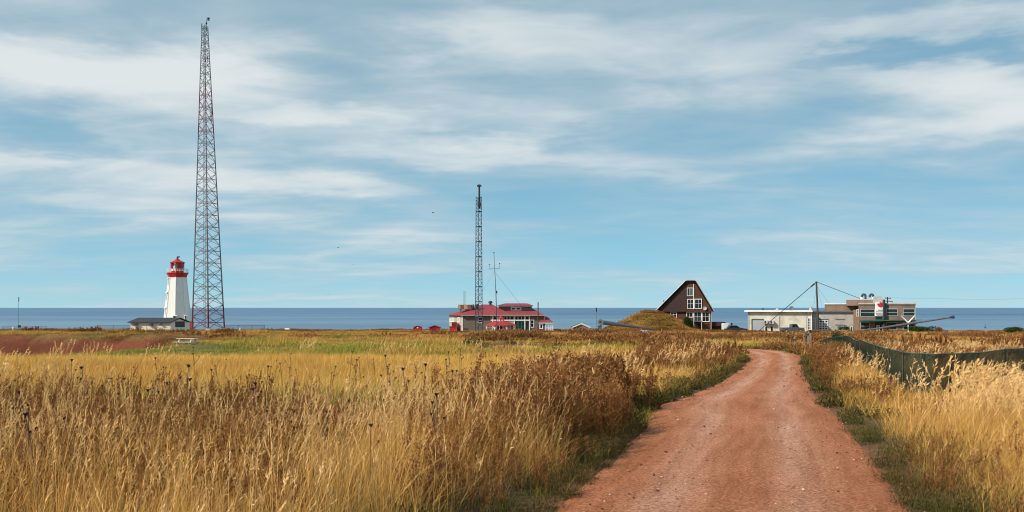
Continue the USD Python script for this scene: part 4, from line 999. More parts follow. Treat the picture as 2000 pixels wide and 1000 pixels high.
# ------------------------------------------------------------------ vehicles
def vehicle(name, label, cat_, px0, px1, base, D, body, cabin, wins, m, wheels=(.17, .80), roof_h=None, yawflip=False):
    """Seen side-on. body, cabin: outlines as shares of length and metres of height; wins: dark side glass outlines."""
    a, b = W(px0, base, D), W(px1, base, D); L = b[0] - a[0]; wd = 1.75
    t = thing(name, label, cat_, [a[0], D, ground_at((a[0] + b[0]) / 2, D)])
    S = lambda P: [((1 - x if yawflip else x) * L, z) for x, z in P]
    fixp = lambda P: P if sg.Polygon(P).exterior.is_ccw else P[::-1]
    obj('body', prism(fixp(S(body)), 0, wd), m, t)
    if cabin: obj('cabin', prism(fixp(S(cabin)), .12, wd - .12), m, t)
    for w_ in wins: obj('window', prism(fixp(S(w_)), .10, wd - .10) if cabin else prism(fixp(S(w_)), -.012, wd + .012), 'glass_dark', t)
    for q in wheels:
        for y in (.12, wd - .12):
            wl_ = obj('wheel', tube([(1 - q if yawflip else q) * L, y - .13, .34], [(1 - q if yawflip else q) * L, y + .13, .34], .34, .34, 18), 'black_rubber', t)
            obj('rim', tube([(1 - q if yawflip else q) * L, y - .14, .34], [(1 - q if yawflip else q) * L, y + .14, .34], .2, .2, 12), 'pale_metal', wl_)
    for q in (.006, .994): obj('bumper', box((q * L) - .06, (q * L) + .06, .1, wd - .1, .38, .58), 'dark_metal', t)
    return t


BODY = [(0, .42), (.02, .85), (.22, .98), (.74, 1.0), (.97, .82), (1, .45), (.95, .28), (.05, .28)]
vehicle('parked_car', 'dark parked car left of the cream warehouse, roof just above the grass', 'car', 1418, 1459, 649.5, 176, BODY, [(.10, .97), (.20, 1.42), (.26, 1.50), (.52, 1.48), (.70, 1.0)],
        [[(.19, 1.02), (.235, 1.38), (.37, 1.42), (.37, 1.02)], [(.39, 1.02), (.39, 1.42), (.52, 1.40), (.645, 1.02)]], 'car_dark')
vehicle('parked_van', 'white van partly hidden behind the dark car by the brown house', 'van', 1413, 1430, 649.5, 190, [(0, .35), (0, 1.75), (.06, 1.9), (.70, 1.9), (.84, 1.25), (1, 1.05), (1, .35)], None, [[(.60, 1.25), (.60, 1.7), (.70, 1.7), (.79, 1.25)]], 'car_white', (.2, .8))
vehicle('pickup_truck', 'grey pickup truck parked before the cream warehouse', 'pickup', 1529, 1572, 650.5, 172, [(0, .45), (0, 1.02), (.42, 1.06), (.74, 1.06), (.97, .95), (1, .45), (.95, .32), (.05, .32)],
        [(.40, 1.03), (.43, 1.68), (.48, 1.74), (.64, 1.72), (.76, 1.05)], [[(.435, 1.12), (.46, 1.60), (.56, 1.63), (.56, 1.12)], [(.58, 1.12), (.58, 1.63), (.635, 1.62), (.715, 1.12)]], 'car_grey')
fr = Frame(1429, 649, 186); t = thing('sign_post', 'dark upright sign slab behind the parked dark car', 'sign', fr.o)
obj('slab', fr.box(1427.3, 1430.8, 630.5, 643, 0, .15), 'dark_metal', t); obj('post', fr.box(1428.5, 1429.6, 643, 652, .02, .13), 'dark_metal', t)

# ------------------------------------------------------------------ cream warehouse
q7x, q7y = lambda u: 1430 + u / 4.2553, lambda v: 530 + v / 4.2553
fr = Frame(1560, 650, 190, -17.5)
t = thing('warehouse', 'long flat-roofed cream block warehouse with garage doors', 'building', fr.o, yaw=-17.5)
X, Z = lambda u, d=0: fr.x(q7x(u), d), lambda v, d=0: fr.z(q7y(v), d)
obj('wall', box(X(131), X(662), 0, 16, -1.6, Z(338)), 'cream_block', t, label='cream left block wall')
obj('wall', box(X(662) + .003, X(1012, 4), 4, 16, -1.6, Z(340, 4)), 'shaded_block', t, label='greyer set-back right block wall')
obj('roof_fascia', box(X(102), X(668), -.8, 16.6, Z(337.8), Z(323)), 'white_paint', t)
obj('roof_fascia', box(X(668) + .003, X(1040, 3.6), 3.5, 16.4, Z(339.8, 3.6), Z(328, 3.6)), 'grey_metal', t)
gd = obj('garage_door', box(X(168), X(260), -.06, -.003, -.2, Z(404)), 'door_grey', t, label='plain grey-blue garage door')
obj('door_frame', cat(box(X(161), X(168) - .003, -.14, -.003, -.5, Z(398)), box(X(168), X(262), -.14, -.003, Z(404) + .003, Z(398))), 'dark_metal', t)
for a, b in ((262, 299), (311, 347)):
    ac = obj('cooling_unit', box(X(a), X(b), -1.0, -.003, Z(438), Z(410)), 'pale_metal', t); obj('grille', box(X(a) + .2, X(b) - .4, -1.03, -1.003, Z(434), Z(414)), 'dark_metal', ac)
for a, b in ((275, 289), (322, 337)): window(t, fr, q7x(a), q7x(b), q7y(460), q7y(512), 0, 1, 1, .08, fm='dark_metal')
obj('wall_lamp', box(X(300), X(310), -.35, -.003, Z(458), Z(450)), 'white_paint', t)
window(t, fr, q7x(626), q7x(654), q7y(386), q7y(512), 0, 2, 5, .12, bars=.09)
window(t, fr, q7x(668), q7x(692), q7y(386), q7y(512), 4, 2, 5, .12, bars=.09)
obj('corner_strip', box(X(655), X(663), -.08, -.003, -.5, Z(338)), 'white_paint', t)
gdr = window(t, fr, q7x(720), q7x(798), q7y(404), q7y(486), 4, 3, 4, .14, bars=.16, label='white garage door with rows of dark panes', name='garage_door')
obj('door_panel', box(X(722, 4), X(796, 4), 3.9, 3.997, -.4, Z(487, 4)), 'door_grey', t); obj('door_lintel', box(X(716, 4), X(802, 4), 3.86, 3.997, Z(403, 4), Z(397, 4)), 'dark_metal', t)
for a in (394, 440): obj('louvre', box(X(858, 4), X(936, 4), 3.93, 3.997, Z(a + 7, 4), Z(a, 4)), 'grey_metal', t)
window(t, fr, q7x(984), q7x(1002), q7y(456), q7y(502), 4, 1, 1, .1)
for u in (136, 392, 618): obj('drain_pipe', tube([X(u), -.10, -.6], [X(u), -.10, Z(341)], .065, .065, 6), 'pale_metal', t)
obj('drain_pipe', tube([X(712, 3.8), 3.85, -.5], [X(712, 3.8), 3.85, Z(345, 4)], .07, .07, 6), 'pale_metal', t)
for u, v0, v1, r_ in ((376, 300, 326, .42), (656, 292, 326, .42)):
    m = lathe([(r_, Z(328, 4)), (r_, Z(v0 + 14, 4)), (r_ * .5, Z(v0 + 12, 4)), (r_ * .5, Z(v0 + 4, 4)), (r_ * .75, Z(v0 + 3, 4)), (0, Z(v0, 4))], 12); m.apply_translation([X(u, 4), 4.5, 0]); obj('roof_vent', m, 'pale_metal', t)
obj('roof_stub', tube([X(256, 4), 4, Z(326, 4)], [X(256, 4), 4, Z(304, 4)], .14, .14, 6), 'dark_metal', t)
d_ = lathe([(0, 0), (.3, .06), (.5, .2), (.48, .22), (.28, .09), (0, .04)], 14); d_.apply_transform(trimesh.transformations.rotation_matrix(1.2, [1, 0, 0])); d_.apply_translation([X(494, 4), 4, Z(309, 4)])
obj('roof_dish', cat(d_, tube([X(494, 4), 4.1, Z(326, 4)], [X(494, 4), 4.1, Z(309, 4)], .07, .07, 6)), 'grey_metal', t)
for i, u in enumerate((900, 935, 955)):
    v, f, c = leaf_cloud(700 + i, 500, .8, .5, .8, .15); pr_ = obj('wall_shrub', (v + np.array([X(u, 3), 3.0, .0 + .4]), f), 'bush_leaf', t); with_color(pr_, c)

# ------------------------------------------------------------------ brown brick offices
fr = Frame(1735, 650.5, 184, -19.0)
t = thing('office_building', 'two-storey brown brick offices with green glass, canopy and rooftop ducts', 'building', fr.o, yaw=-19.0)
obj('wall', box(X_ := fr.x(q7x(1060)), fr.x(q7x(1522)), 0, 14, -1.6, fr.z(q7y(274))), 'brown_brick', t)
zz_ = lambda v, d=0: fr.z(q7y(v), d)
xx_ = lambda u, d=0: fr.x(q7x(u), d)
obj('side_wall', box(xx_(1010, 2.5), xx_(1060) - .003, 2.5, 13.9, -1.6, zz_(320, 2.5)), 'tan_brick', t)
obj('rear_wing', box(xx_(772, 12), xx_(1058, 12), 12, 24, zz_(345, 12), zz_(274, 12)), 'tan_brick', t)
obj('rear_wing', box(xx_(955, 12), xx_(1060, 12) - .004, 2.6, 11.99, zz_(322, 3), zz_(276, 3)), 'tan_brick', t) if False else None
obj('roof_edge', box(xx_(1056), xx_(1528), -.25, 14.2, zz_(273.5), zz_(262)), 'pale_metal', t)
obj('roof_edge', box(xx_(768, 12), xx_(1056, 12), 11.8, 24.2, zz_(273.5, 12), zz_(265, 12)), 'white_paint', t)
obj('penthouse', box(xx_(956, 6), xx_(1172, 6), 6, 13, zz_(285, 6), zz_(234, 6)), 'tan_brick', t)
obj('penthouse_edge', box(xx_(953, 6), xx_(1175, 6), 5.9, 13.1, zz_(234, 6) + .002, zz_(230, 6)), 'white_paint', t)
for u in (1094, 1158):
    c = xx_(u, 7); zd_ = zz_(204, 7); arc = [np.array([c + .34 - .34 * (1 - math.cos(a)), 7, zd_ + .34 * math.sin(a)]) for a in np.linspace(0, math.pi, 8)]
    pts = [np.array([c + .34, 7, zz_(233, 7)])] + arc + [arc[-1] + [0, 0, -.30]]
    obj('duct', cat([tube(a, b, .24, .24, 12) for a, b in zip(pts[:-1], pts[1:])] + [trimesh.creation.icosphere(1, .24).apply_translation(p_) for p_ in pts[1:-1]]), 'mast_steel', t)
for u in (1072, 1172): obj('roof_box', box(xx_(u - 8, 6.5), xx_(u + 8, 6.5), 6.4, 7.2, zz_(234, 6.5) + .01, zz_(212, 6.5)), 'white_paint', t)
obj('sign_tower', box(xx_(1176), xx_(1252), -.14, 2.4, zz_(262), zz_(206)), 'pale_metal', t)
sgn = obj('sign_board', box(xx_(1187), xx_(1252), -.32, -.143, zz_(372), zz_(258)), 'sign_blank', t, label='tall white sign with a red maple leaf and rows of dark lettering')
leaf = [(0, 1), (.14, .72), (.34, .82), (.26, .36), (.50, .60), (.56, .46), (.86, .52), (.76, .28), (.88, .18), (.50, -.14), (.56, -.30), (.06, -.22), (.06, -.62), (-.06, -.62), (-.06, -.22), (-.56, -.30), (-.50, -.14), (-.88, .18), (-.76, .28), (-.86, .52), (-.56, .46), (-.50, .60), (-.26, .36), (-.34, .82), (-.14, .72)]
ls = .80; cx_, cz_ = xx_(1233), zz_(283)
obj('maple_leaf', prism([(cx_ + a * ls, cz_ + b * ls) for a, b in leaf][::-1], -.46, -.323), 'maple_red', sgn)
rr = np.random.default_rng(5)
for k, (v, u0) in enumerate(((319, 1211), (328, 1195), (344, 1193), (353, 1193), (362, 1200))):
    x = u0; ws = []
    while x < 1246:
        w_ = rr.uniform(4, 9); x2 = min(x + w_, 1248); ws.append(box(xx_(x), xx_(x2), -.345, -.323, zz_(v + 5.4), zz_(v))); x = x2 + 1.6
    obj('lettering', cat(ws), 'sign_ink', sgn)
for (a, b, v0, v1) in ((1064, 1186, 313, 376), (1281, 1376, 310, 372), (1419, 1520, 310, 372)): window(t, fr, q7x(a), q7x(b), q7y(v0), q7y(v1), 0, 1, 2, .10, fm='pale_metal', gm='glass_teal', bars=.10)
for (a, b, v0, v1) in ((1064, 1142, 424, 488), (1281, 1372, 424, 488), (1419, 1514, 424, 488)): window(t, fr, q7x(a), q7x(b), q7y(v0), q7y(v1), 0, 1, 2, .10, fm='pale_metal', gm='glass_teal', bars=.08)
window(t, fr, q7x(1189), q7x(1250), q7y(373), q7y(402), 0, 1, 1, .08, fm='teal_trim', gm='glass_teal')
window(t, fr, q7x(1187), q7x(1262), q7y(424), q7y(515), 0, 4, 1, .10, fm='dark_metal')
for u in (1203, 1222, 1250): obj('door_post', box(xx_(u - 3), xx_(u + 3), -.25, -.104, -.6, zz_(446)), 'white_paint', t)
obj('door_head', box(xx_(1198), xx_(1226), -.25, -.104, zz_(452), zz_(446) - .003), 'white_paint', t)
obj('canopy', hull([(xx_(1060, -1.2), -1.6, zz_(418, -1)), (xx_(1576, -1.2), -1.6, zz_(404, -1)), (xx_(1060), -.15, zz_(418)), (xx_(1560), -.15, zz_(406)), (xx_(1060, -1.2), -1.6, zz_(407, -1)), (xx_(1576, -1.2), -1.6, zz_(401, -1)), (xx_(1060), -.15, zz_(405)), (xx_(1560), -.15, zz_(402))]), 'green_canopy', t)
obj('dark_column', tube([xx_(1259), -.75, -1], [xx_(1259), -.75, zz_(235)], .26, .24, 12), 'dark_metal', t)
obj('pale_column', box(xx_(1266), xx_(1272), -.2, -.003, -1, zz_(274)), 'pale_metal', t)
window(t, fr, q7x(1034), q7x(1051), q7y(314), q7y(376), 2.5, 1, 2, .12)
obj('corner_cladding', box(xx_(1521) + .002, xx_(1526), -.05, 14, -1.0, zz_(274)), 'pale_metal', t)
obj('canopy_bracket', cat([bar([xx_(u), -.1, zz_(424)], [xx_(u), -1.4, zz_(412)], .08) for u in (1100, 1330, 1480)]), 'teal_trim', t)

# utility pole behind the offices and its wire
fr = Frame(1733.5, 650, 222); t = thing('utility_pole', 'utility pole with two crossarms rising behind the office roof', 'utility pole', fr.o)
obj('pole', tube([0, 0, -1], [0, 0, fr.z(580)], .17, .13, 8), 'dark_wood', t)
obj('crossarm', bar(fr.p(1728.5, 582.2, -.2), fr.p(1740, 582.6, -.2), .13, .2), 'dark_wood', t); obj('crossarm', bar(fr.p(1728, 588, -.2), fr.p(1743.5, 588.6, -.2), .13, .2), 'dark_wood', t)
for px, py in ((1729, 580.6), (1738, 581), (1742.5, 590)): obj('insulator', tube(fr.p(px, py + 1.4, -.2), fr.p(px, py - .2, -.2), .12, .08, 6), 'grey_metal', t)
pts = [fr.p(1739, 581.5) + [60 * q, 6 * q, (-2.2 * q * (1 - q) * 1.0) + .5 * q] for q in np.linspace(0, 1, 13)]
obj('wire', cat([tube(a, b, .018, .018, 4) for a, b in zip(pts[:-1], pts[1:])]), 'chain_link', t)

# ------------------------------------------------------------------ guyed mast before the warehouse
fr = Frame(1598, 655, 150); s7 = lambda u, v, d=0: fr.p(q7x(u), q7y(v), d)
t = thing('guyed_mast', 'dark wooden mast with thick stay cables in front of the warehouse', 'mast', fr.o)
obj('pole', tube(s7(718, 530), s7(700, 88), .17, .14, 10), 'dark_wood', t); obj('pole_cap', tube(s7(700.3, 96), s7(699.6, 84), .20, .18, 10), 'dark_metal', t)
obj('stay_cable', tube(s7(690, 98), s7(214, 502, 12), .060, .060, 6), 'mast_steel', t, label='thick left stay cable'); obj('stay_cable', tube(s7(712, 92), s7(1062, 226, 25), .045, .045, 6), 'mast_steel', t, label='right stay cable towards the office roof')
obj('insulator', cat(tube(s7(684, 103), s7(655, 127.5), .15, .11, 8)), 'dark_metal', t)
for a, b in (((708, 130), (800, 262, 30)), ((706, 130), (800, 520, -6)), ((698, 130), (676, 300, 40))): obj('guy_wire', tube(s7(*a), s7(*b), .016, .016, 4), 'galvanised', t)

# ------------------------------------------------------------------ lowered pole resting in a white Y stand
q8x, q8y = lambda u: 1640 + u / 7.692, lambda v: 560 + v / 7.692
p0, p1 = W(q8x(190), q8y(686), 152), W(q8x(1700), q8y(455), 150)
t = thing('lowered_pole', 'long grey pole lying aslant from the grass up over the sea', 'pole', p0)
d = p1 - p0; at = lambda q: d * q
obj('pole', cat(tube(at(-.06), at(.62), .155, .19, 14), tube(at(.62), at(.985), .165, .15, 14)), 'grey_metal', t)
obj('joint_collar', tube(at(.155), at(.175), .26, .26, 14), 'rusty', t); obj('joint_collar', tube(at(.60), at(.64), .245, .245, 14), 'grey_metal', t)
obj('end_cap', cat(tube(at(.965), at(1.0), .18, .24, 14), tube(at(1.0), at(1.012), .30, .30, 14)), 'mast_steel', t)
obj('cable_lug', box(at(.625)[0] - .1, at(.625)[0] + .1, -.1, .1, at(.625)[2] - .5, at(.625)[2] - .22), 'dark_metal', t)
fr = Frame(q8x(1030), 652, 151.5)
t = thing('y_stand', 'white Y-shaped post with two raised arms behind the lowered pole', 'stand', fr.o)
e8 = lambda u, v: fr.p(q8x(u), q8y(v))
obj('post', tube(e8(1030, 730), e8(1030, 535), .085, .085, 10), 'white_paint', t)
obj('arm', tube(e8(1024, 535), e8(926, 438), .16, .07, 10), 'white_paint', t); obj('arm', tube(e8(1036, 535), e8(1128, 436), .16, .07, 10), 'white_paint', t)
obj('hub', trimesh.creation.icosphere(2, .18).apply_translation(e8(1030, 536)), 'white_paint', t)

# ------------------------------------------------------------------ low pipe rails across the far grass
def pipe_rail(label, P):
    P = [W(*p) for p in P]; t = thing('pipe_rail', label, 'rail', P[0])
    for a, b in zip(P[:-1], P[1:]): obj('rail', tube(a - P[0], b - P[0], .055, .055, 6), 'dark_wood', t)
    for a, b in zip(P[:-1], P[1:]):
        for q in np.linspace(0, 1, max(2, int(np.linalg.norm(b - a) / 6)), endpoint=False):
            c = a * (1 - q) + b * q; obj('post', bar([*(c - P[0])[:2], ground_at(c[0], c[1]) - P[0][2] - .3], c - P[0] - [0, 0, .06], .09), 'dark_wood', t)


pipe_rail('long thin dark rail low in the grass before the restaurant and the mound', [(900, 650.5, 157), (1080, 652.2, 143), (1300, 654.6, 127), (1390, 656.2, 119)])
pipe_rail('short thin dark rail in the grass beyond the end of the road', [(1455, 663.2, 88), (1535, 663.8, 86)])

# ------------------------------------------------------------------ shrubs
def bush(label, px, base, D, rx, rz, n, seed, size=.16, m='bush_leaf', ry=None):
    p = W(px, base, D); p[2] = ground_at(p[0], p[1]); t = thing('bush', label, 'bush', p)
    v, f, c = leaf_cloud(seed, n, rx, ry or rx * .8, rz, size); pr_ = obj('foliage', (v, f), m, t); with_color(pr_, c)
    r = np.random.default_rng(seed); obj('stem', cat([bar([r.normal(0, .12), r.normal(0, .12), -.2], [r.normal(0, rx * .4), r.normal(0, rx * .3), rz * .9], .05) for _ in range(7)]), 'dark_wood', t)


bush('dark green round bush against the brown house front', 1344, 645, 193.5, 1.45, 1.75, 4200, 801, .20)
bush('bright green bush behind the peak of the netting fence', 1633, 660, 66, .85, .95, 2400, 802, .085)
bush('low dark hedge-like bush at the right end of the offices', 1806, 652, 178, 3.6, .85, 3200, 803, .22)
bush('greyish scrubby bush between the offices and the sea', 1833, 652, 176, 1.0, .75, 1200, 804, .16, 'brown_weed')
bush('rounded dark bush at the right edge of the photo', 1980, 653, 150, 2.6, .85, 4200, 805, .16)
bush('tall brown tuft right of the restaurant porch, nearer the hut', 1110, 648, 178, .42, .75, 700, 806, .13, 'orange_grass')
bush('dark brown scrub beside the restaurant porch railing', 1092, 648, 178, .75, .62, 900, 807, .13, 'brown_weed')
fr = Frame(1848, 652, 160); t = thing('tilted_board', 'small dark tilted board on legs near the shore, right of the offices', 'notice board', fr.o)
obj('panel', hull([fr.p(*q) for q in ((1843.5, 648.6, 0), (1850.5, 648.6, 0), (1845, 645.2, .4), (1853.5, 645.2, .4), (1843.5, 649.4, .05), (1850.5, 649.4, .05))]), 'dark_metal', t)
for px in (1845, 1850): obj('leg', bar(fr.p(px, 655, .1), fr.p(px, 648, .1), .06), 'dark_metal', t)
p = W(1924, 641, 560); t = thing('sea_marker', 'tiny dark marker stick standing in the sea at the right', 'marker', (p[0], p[1], -11))
obj('stick', tube([0, 0, -2], [0, 0, 2.2], .2, .15, 6), 'mast_steel', t); obj('float', lathe([(0, -.4), (.7, -.3), (.7, .3), (.2, .6), (0, .6)], 10), 'mast_steel', t)
fr = Frame(1702, 652, 178); t = thing('traffic_cone', 'orange and white cone by the office entrance, under the lowered pole', 'cone', fr.o)
obj('cone', lathe([(0, .02), (.42, .02), (.42, .1), (.26, .12), (.07, .95), (0, .95)], 12), 'orange_plastic', t); obj('white_band', lathe([(.215, .40), (.225, .40), (.165, .66), (.155, .66)], 12), 'white_paint', t)

# ------------------------------------------------------------------ old posts at the far turn of the road
def old_post(label, px, ytop, D, w, lean_=0.0, top=None):
    x = (px - 1000) / F * D; gz_ = ground_at(x, D); zt = W(px, ytop, D)[2] - gz_
    t = thing('old_post', label, 'post', (x, D, gz_)); r = np.random.default_rng(int(px))
    obj('post', hull([(sx * w * q + lean_ * z, sy * w * q, z) for sx in (-.5, .5) for sy in (-.5, .5) for z, q in ((-.4, 1.05), (zt * .6, 1.0), (zt, .85))] + [(lean_ * zt, 0, zt + .03)]), 'old_wood', t)
    if top: obj(*top(zt), t)
    return t


old_post('weathered post standing alone by the far end of the road', 1551.5, 656, 62, .08, .03, lambda z: ('wire_staple', box(-.06, .06, -.08, -.052, z - .30, z - .22), 'dark_metal'))
old_post('shortest and leftmost of the clustered weathered posts', 1571.5, 652, 60, .07, -.04, lambda z: ('nail_plate', box(-.05, .05, -.08, -.052, z - .22, z - .14), 'dark_metal'))
old_post('pale leaning weathered post in the middle of the cluster', 1577.5, 648, 59, .075, .05, lambda z: ('rope_loop', lathe([(.075, z - .2), (.09, z - .2), (.09, z - .12), (.075, z - .12)], 8), 'dark_metal'))
old_post('tall weathered post with a dark cap, right in the cluster', 1583, 645, 58, .085, 0, lambda z: ('dark_cap', box(-.07, .06, -.065, .065, z - .14, z + .02), 'dark_metal'))
x = (1602.5 - 1000) / F * 52; gz_ = ground_at(x, 52.0); zt = W(0, 663, 52)[2] - gz_
t = thing('reflector_post', 'thin stake with two black reflectors at the start of the netting fence', 'post', (x, 52, gz_))
obj('stake', bar([0, 0, -.3], [0, 0, zt], .045), 'old_wood', t)
for v in (666.5, 670.8):
    zc_ = W(0, v, 52)[2] - gz_; obj('reflector', tube([0, -.045, zc_], [0, -.025, zc_], .055, .055, 10), 'black_rubber', t)

# ------------------------------------------------------------------ green netting fence
FN = np.array([(1606, 664, 60), (1622, 659.5, 55), (1640, 657.5, 50), (1652, 655, 46), (1661, 657, 43), (1668, 663, 40), (1674, 665.5, 37.5), (1680, 663.5, 35.5), (1700, 671, 30.5), (1725, 679, 25.8), (1742, 683.5, 23.2), (1765, 687, 21.6), (1790, 690, 20.7), (1825, 692, 20.2), (1860, 691.2, 20.4), (1895, 689, 21.2), (1930, 685.5, 22.3), (1965, 682, 23.5), (2005, 680, 24.6), (2060, 678, 26), (2140, 676, 28)], float)
s_n = np.linspace(0, len(FN) - 1, 241); fx = np.interp(s_n, np.arange(len(FN)), FN[:, 0]); fy = np.interp(s_n, np.arange(len(FN)), FN[:, 1]); fd = np.interp(s_n, np.arange(len(FN)), FN[:, 2])
kk = np.hanning(7); kk /= kk.sum(); fd = np.convolve(np.pad(fd, 3, 'edge'), kk, 'valid')
top3 = np.c_[(fx - 1000) / F * fd, fd, EYE + (HOR - fy) / F * fd]; org = np.array([top3[120, 0], top3[120, 1], 0])
t = thing('netting_fence', 'dark green netting windbreak fence curving through the grass right of the road', 'fence', org)
bot = top3.copy(); bot[:, 2] = ground_z(top3[:, 0], top3[:, 1]) - .05
rows = 9; top3[:, 2] += .05 * (meshkit.fbm(np.c_[s_n * .7, s_n * 0, s_n * 0], 3, 92) - .5); rip = .10 * (meshkit.fbm(np.c_[s_n * .9, s_n * 0, s_n * 0], 3, 91) - .5)
V = []
for r_ in range(rows):
    q = r_ / (rows - 1); P = top3 * (1 - q) + bot * q; P = P.copy(); P[:, 1] += rip * 2 * math.sin(q * 3.14) + .03 * np.sin(s_n * 4.3 + q * 3)
    V.append(P - org)
V = np.stack(V, 1); nr = rows; ii = (np.arange(240)[:, None] * nr + np.arange(nr - 1)).ravel()
obj('netting', (V.reshape(-1, 3), np.vstack([np.c_[ii, ii + nr, ii + nr + 1], np.c_[ii, ii + nr + 1, ii + 1]])), 'netting', t, smooth=True)
obj('top_cord', cat([tube(V[i, 0], V[i + 2, 0], .010, .010, 5) for i in range(0, 239, 2)]), 'teal_trim', t)
for k in (8, 30, 48, 66, 84, 100, 116, 132, 150, 168, 186, 204, 222): obj('stake', tube(V[k, -1] + [.02, .09, -.3], V[k, 0] + [.02, .09, .03], .022, .020, 6), 'dark_wood', t)

# ------------------------------------------------------------------ gulls in the sky
def bird(label, px, py, D, span, yaw, lift, m):
    t = thing('gull', label, 'bird', W(px, py, D), yaw)
    n = 9; L = .42 * span; r = np.interp(np.linspace(0, 1, n), [0, .25, .6, .85, 1], [.01, .05, .06, .03, .008]) * span
    y = np.linspace(L / 2, -L / 2, n); tt = np.arange(8) / 8 * 6.2832
    v = np.concatenate([np.c_[r[i] * np.cos(tt), np.full(8, y[i]), r[i] * .9 * np.sin(tt)] for i in range(n)])
    f = [q for a in range(n - 1) for i in range(8) for q in ([a * 8 + i, a * 8 + (i + 1) % 8, a * 8 + 8 + (i + 1) % 8], [a * 8 + i, a * 8 + 8 + (i + 1) % 8, a * 8 + 8 + i])]
    wings = []
    for s in (-1, 1):
        w = [(s * .03, .07, 0), (s * .25, .12, lift * .8), (s * .5, .0, lift * .55), (s * .25, -.05, lift * .75), (s * .03, -.08, 0)]
        w = np.array(w) * span; wings.append(hull(np.vstack([w + [0, 0, .004 * span], w - [0, 0, .006 * span]])))
    tail = hull(np.array([(-.02, -L / 2 / span + .05, 0), (.02, -L / 2 / span + .05, 0), (-.06, -L / 2 / span - .08, 0), (.06, -L / 2 / span - .08, 0), (0, -L / 2 / span, .012)]) * span)
    obj('body', cat(trimesh.Trimesh(v, np.array(f), process=False), wings, tail), m, t)


bird('dark gull highest of the four, left of the slender mast', 846, 416, 150, .62, 50, .35, 'bird_dark')
bird('gull gliding second highest, right above the field centre', 660.5, 484, 160, .62, 70, .28, 'bird_grey')
bird('gull flying level just below and right of the gliding one', 688.5, 517, 170, .62, 15, .05, 'bird_grey')
bird('lowest gull, close above the sea horizon', 641.5, 575, 180, .55, 20, .12, 'bird_grey')

# ------------------------------------------------------------------ dried flower heads in the field
def dried_flower(seed):
    r = np.random.default_rng(seed)
    h = r.uniform(.85, 1.1); lean_ = r.uniform(-.12, .12, 2)
    P = [np.array([lean_[0] * q ** 1.5, lean_[1] * q ** 1.5, h * q]) for q in (-.05, .35, .7, 1.0)]
    stem = [tube(a, b, .0045, .004, 5) for a, b in zip(P[:-1], P[1:])]
    heads = [(P[3], r.uniform(.022, .034))] + [(P[2] + [r.uniform(-.16, .16), r.uniform(-.1, .1), r.uniform(.05, .2)], .02) for _ in range(r.integers(1, 3))]
    cups = []
    for c, rad in heads:
        if c is not P[3]: stem.append(tube(P[2], c, .0035, .003, 4))
        for k in range(18):
            a = k * 2.4; q = math.sqrt((k + .5) / 18); e = c + np.array([rad * q * math.cos(a) * .8, rad * q * math.sin(a) * .8, rad * (.5 + .5 * q * q)])
            cups.append(tube(c - [0, 0, rad * .4], e, .002, .003, 4)); cups.append(trimesh.creation.icosphere(0, rad * .24).apply_translation(e))
    return cat(stem), cat(cups)


FL = []
rr = np.random.default_rng(31)
LAB = 'dark dried flower head on a thin stem above the yellow field grass'
for i in range(6):
    t = thing('dried_flower', LAB, 'dried flower', (0, 0, 0), group='dark dried flower heads in the field')
    st_, cu_ = dried_flower(900 + i); obj('stem', st_, 'dark_wood', t); obj('flower_head', cu_, 'seed_dark', t); FL.append(t)
spots = []
while len(spots) < 110:
    x_, y_ = rr.uniform(-9, 3.2), rr.uniform(8.5, 26)
    if y_ > 15 and rr.uniform() > .55: continue
    if abs(x_) > .59 * y_ or road_dist(np.array([x_]), np.array([y_]))[0] < 1.0 or x_ > .28 * y_: continue
    spots.append((x_, y_))
for i, (x_, y_) in enumerate(spots):
    loc, yw = (x_, y_, ground_at(x_, y_)), rr.uniform(0, 360); sc3 = (1, 1, rr.uniform(.8, 1.22))
    if i < 6:
        X_ = UsdGeom.Xform(FL[i]); X_.ClearXformOpOrder(); X_.AddTranslateOp().Set(Gf.Vec3d(*loc)); X_.AddRotateZOp().Set(yw)
    else: copy_of(FL[i % 6], loc, yw, LAB, scale=sc3)

# ------------------------------------------------------------------ loose stones on the road
def stone(seed):
    r = np.random.default_rng(seed); m = trimesh.creation.icosphere(1, 1.0); v = m.vertices * (1 + .35 * (meshkit.noise(m.vertices * 1.3 + seed * 7.1, seed)[:, None] - .5)) * np.array([1, .75, .55]); return trimesh.Trimesh(v, m.faces, process=False)


pi = UsdGeom.PointInstancer.Define(stage, '/World/gravel'); rel = pi.CreatePrototypesRel()
for i in range(6):
    p = usdkit.mesh(stage, f'/World/gravel/pebble_{i:03d}', stone(40 + i), M[('pebble_red', 'pebble_red', 'pebble_dark', 'pebble_red', 'pebble_pale', 'pebble_dark')[i]], smooth=True).GetPrim(); rel.AddTarget(p.GetPath())
NG = 5200; gq = rr.uniform(-.03, 1.03, NG); gi = (rr.uniform(0, 1, NG) ** 1.5 * NR * .62 + NR * .16).astype(int)
gp_ = Lr[gi] * (1 - gq)[:, None] + Rr[gi] * gq[:, None] + rr.normal(0, .08, (NG, 2))
gp_ = gp_[gp_[:, 1] > 3]; NG = len(gp_)
gz_ = -SLOPE * gp_[:, 1] + .045
sz = np.minimum(.006 + rr.exponential(.0045, NG), .035)
pi.CreatePositionsAttr(Vt.Vec3fArray.FromNumpy(np.c_[gp_, gz_].astype(np.float32))); pi.CreateScalesAttr(Vt.Vec3fArray.FromNumpy(np.repeat(sz[:, None], 3, 1).astype(np.float32)))
yw = rr.uniform(0, 6.28, NG); pi.CreateOrientationsAttr(Vt.QuathArray([Gf.Quath(float(math.cos(a / 2)), 0, 0, float(math.sin(a / 2))) for a in yw]))
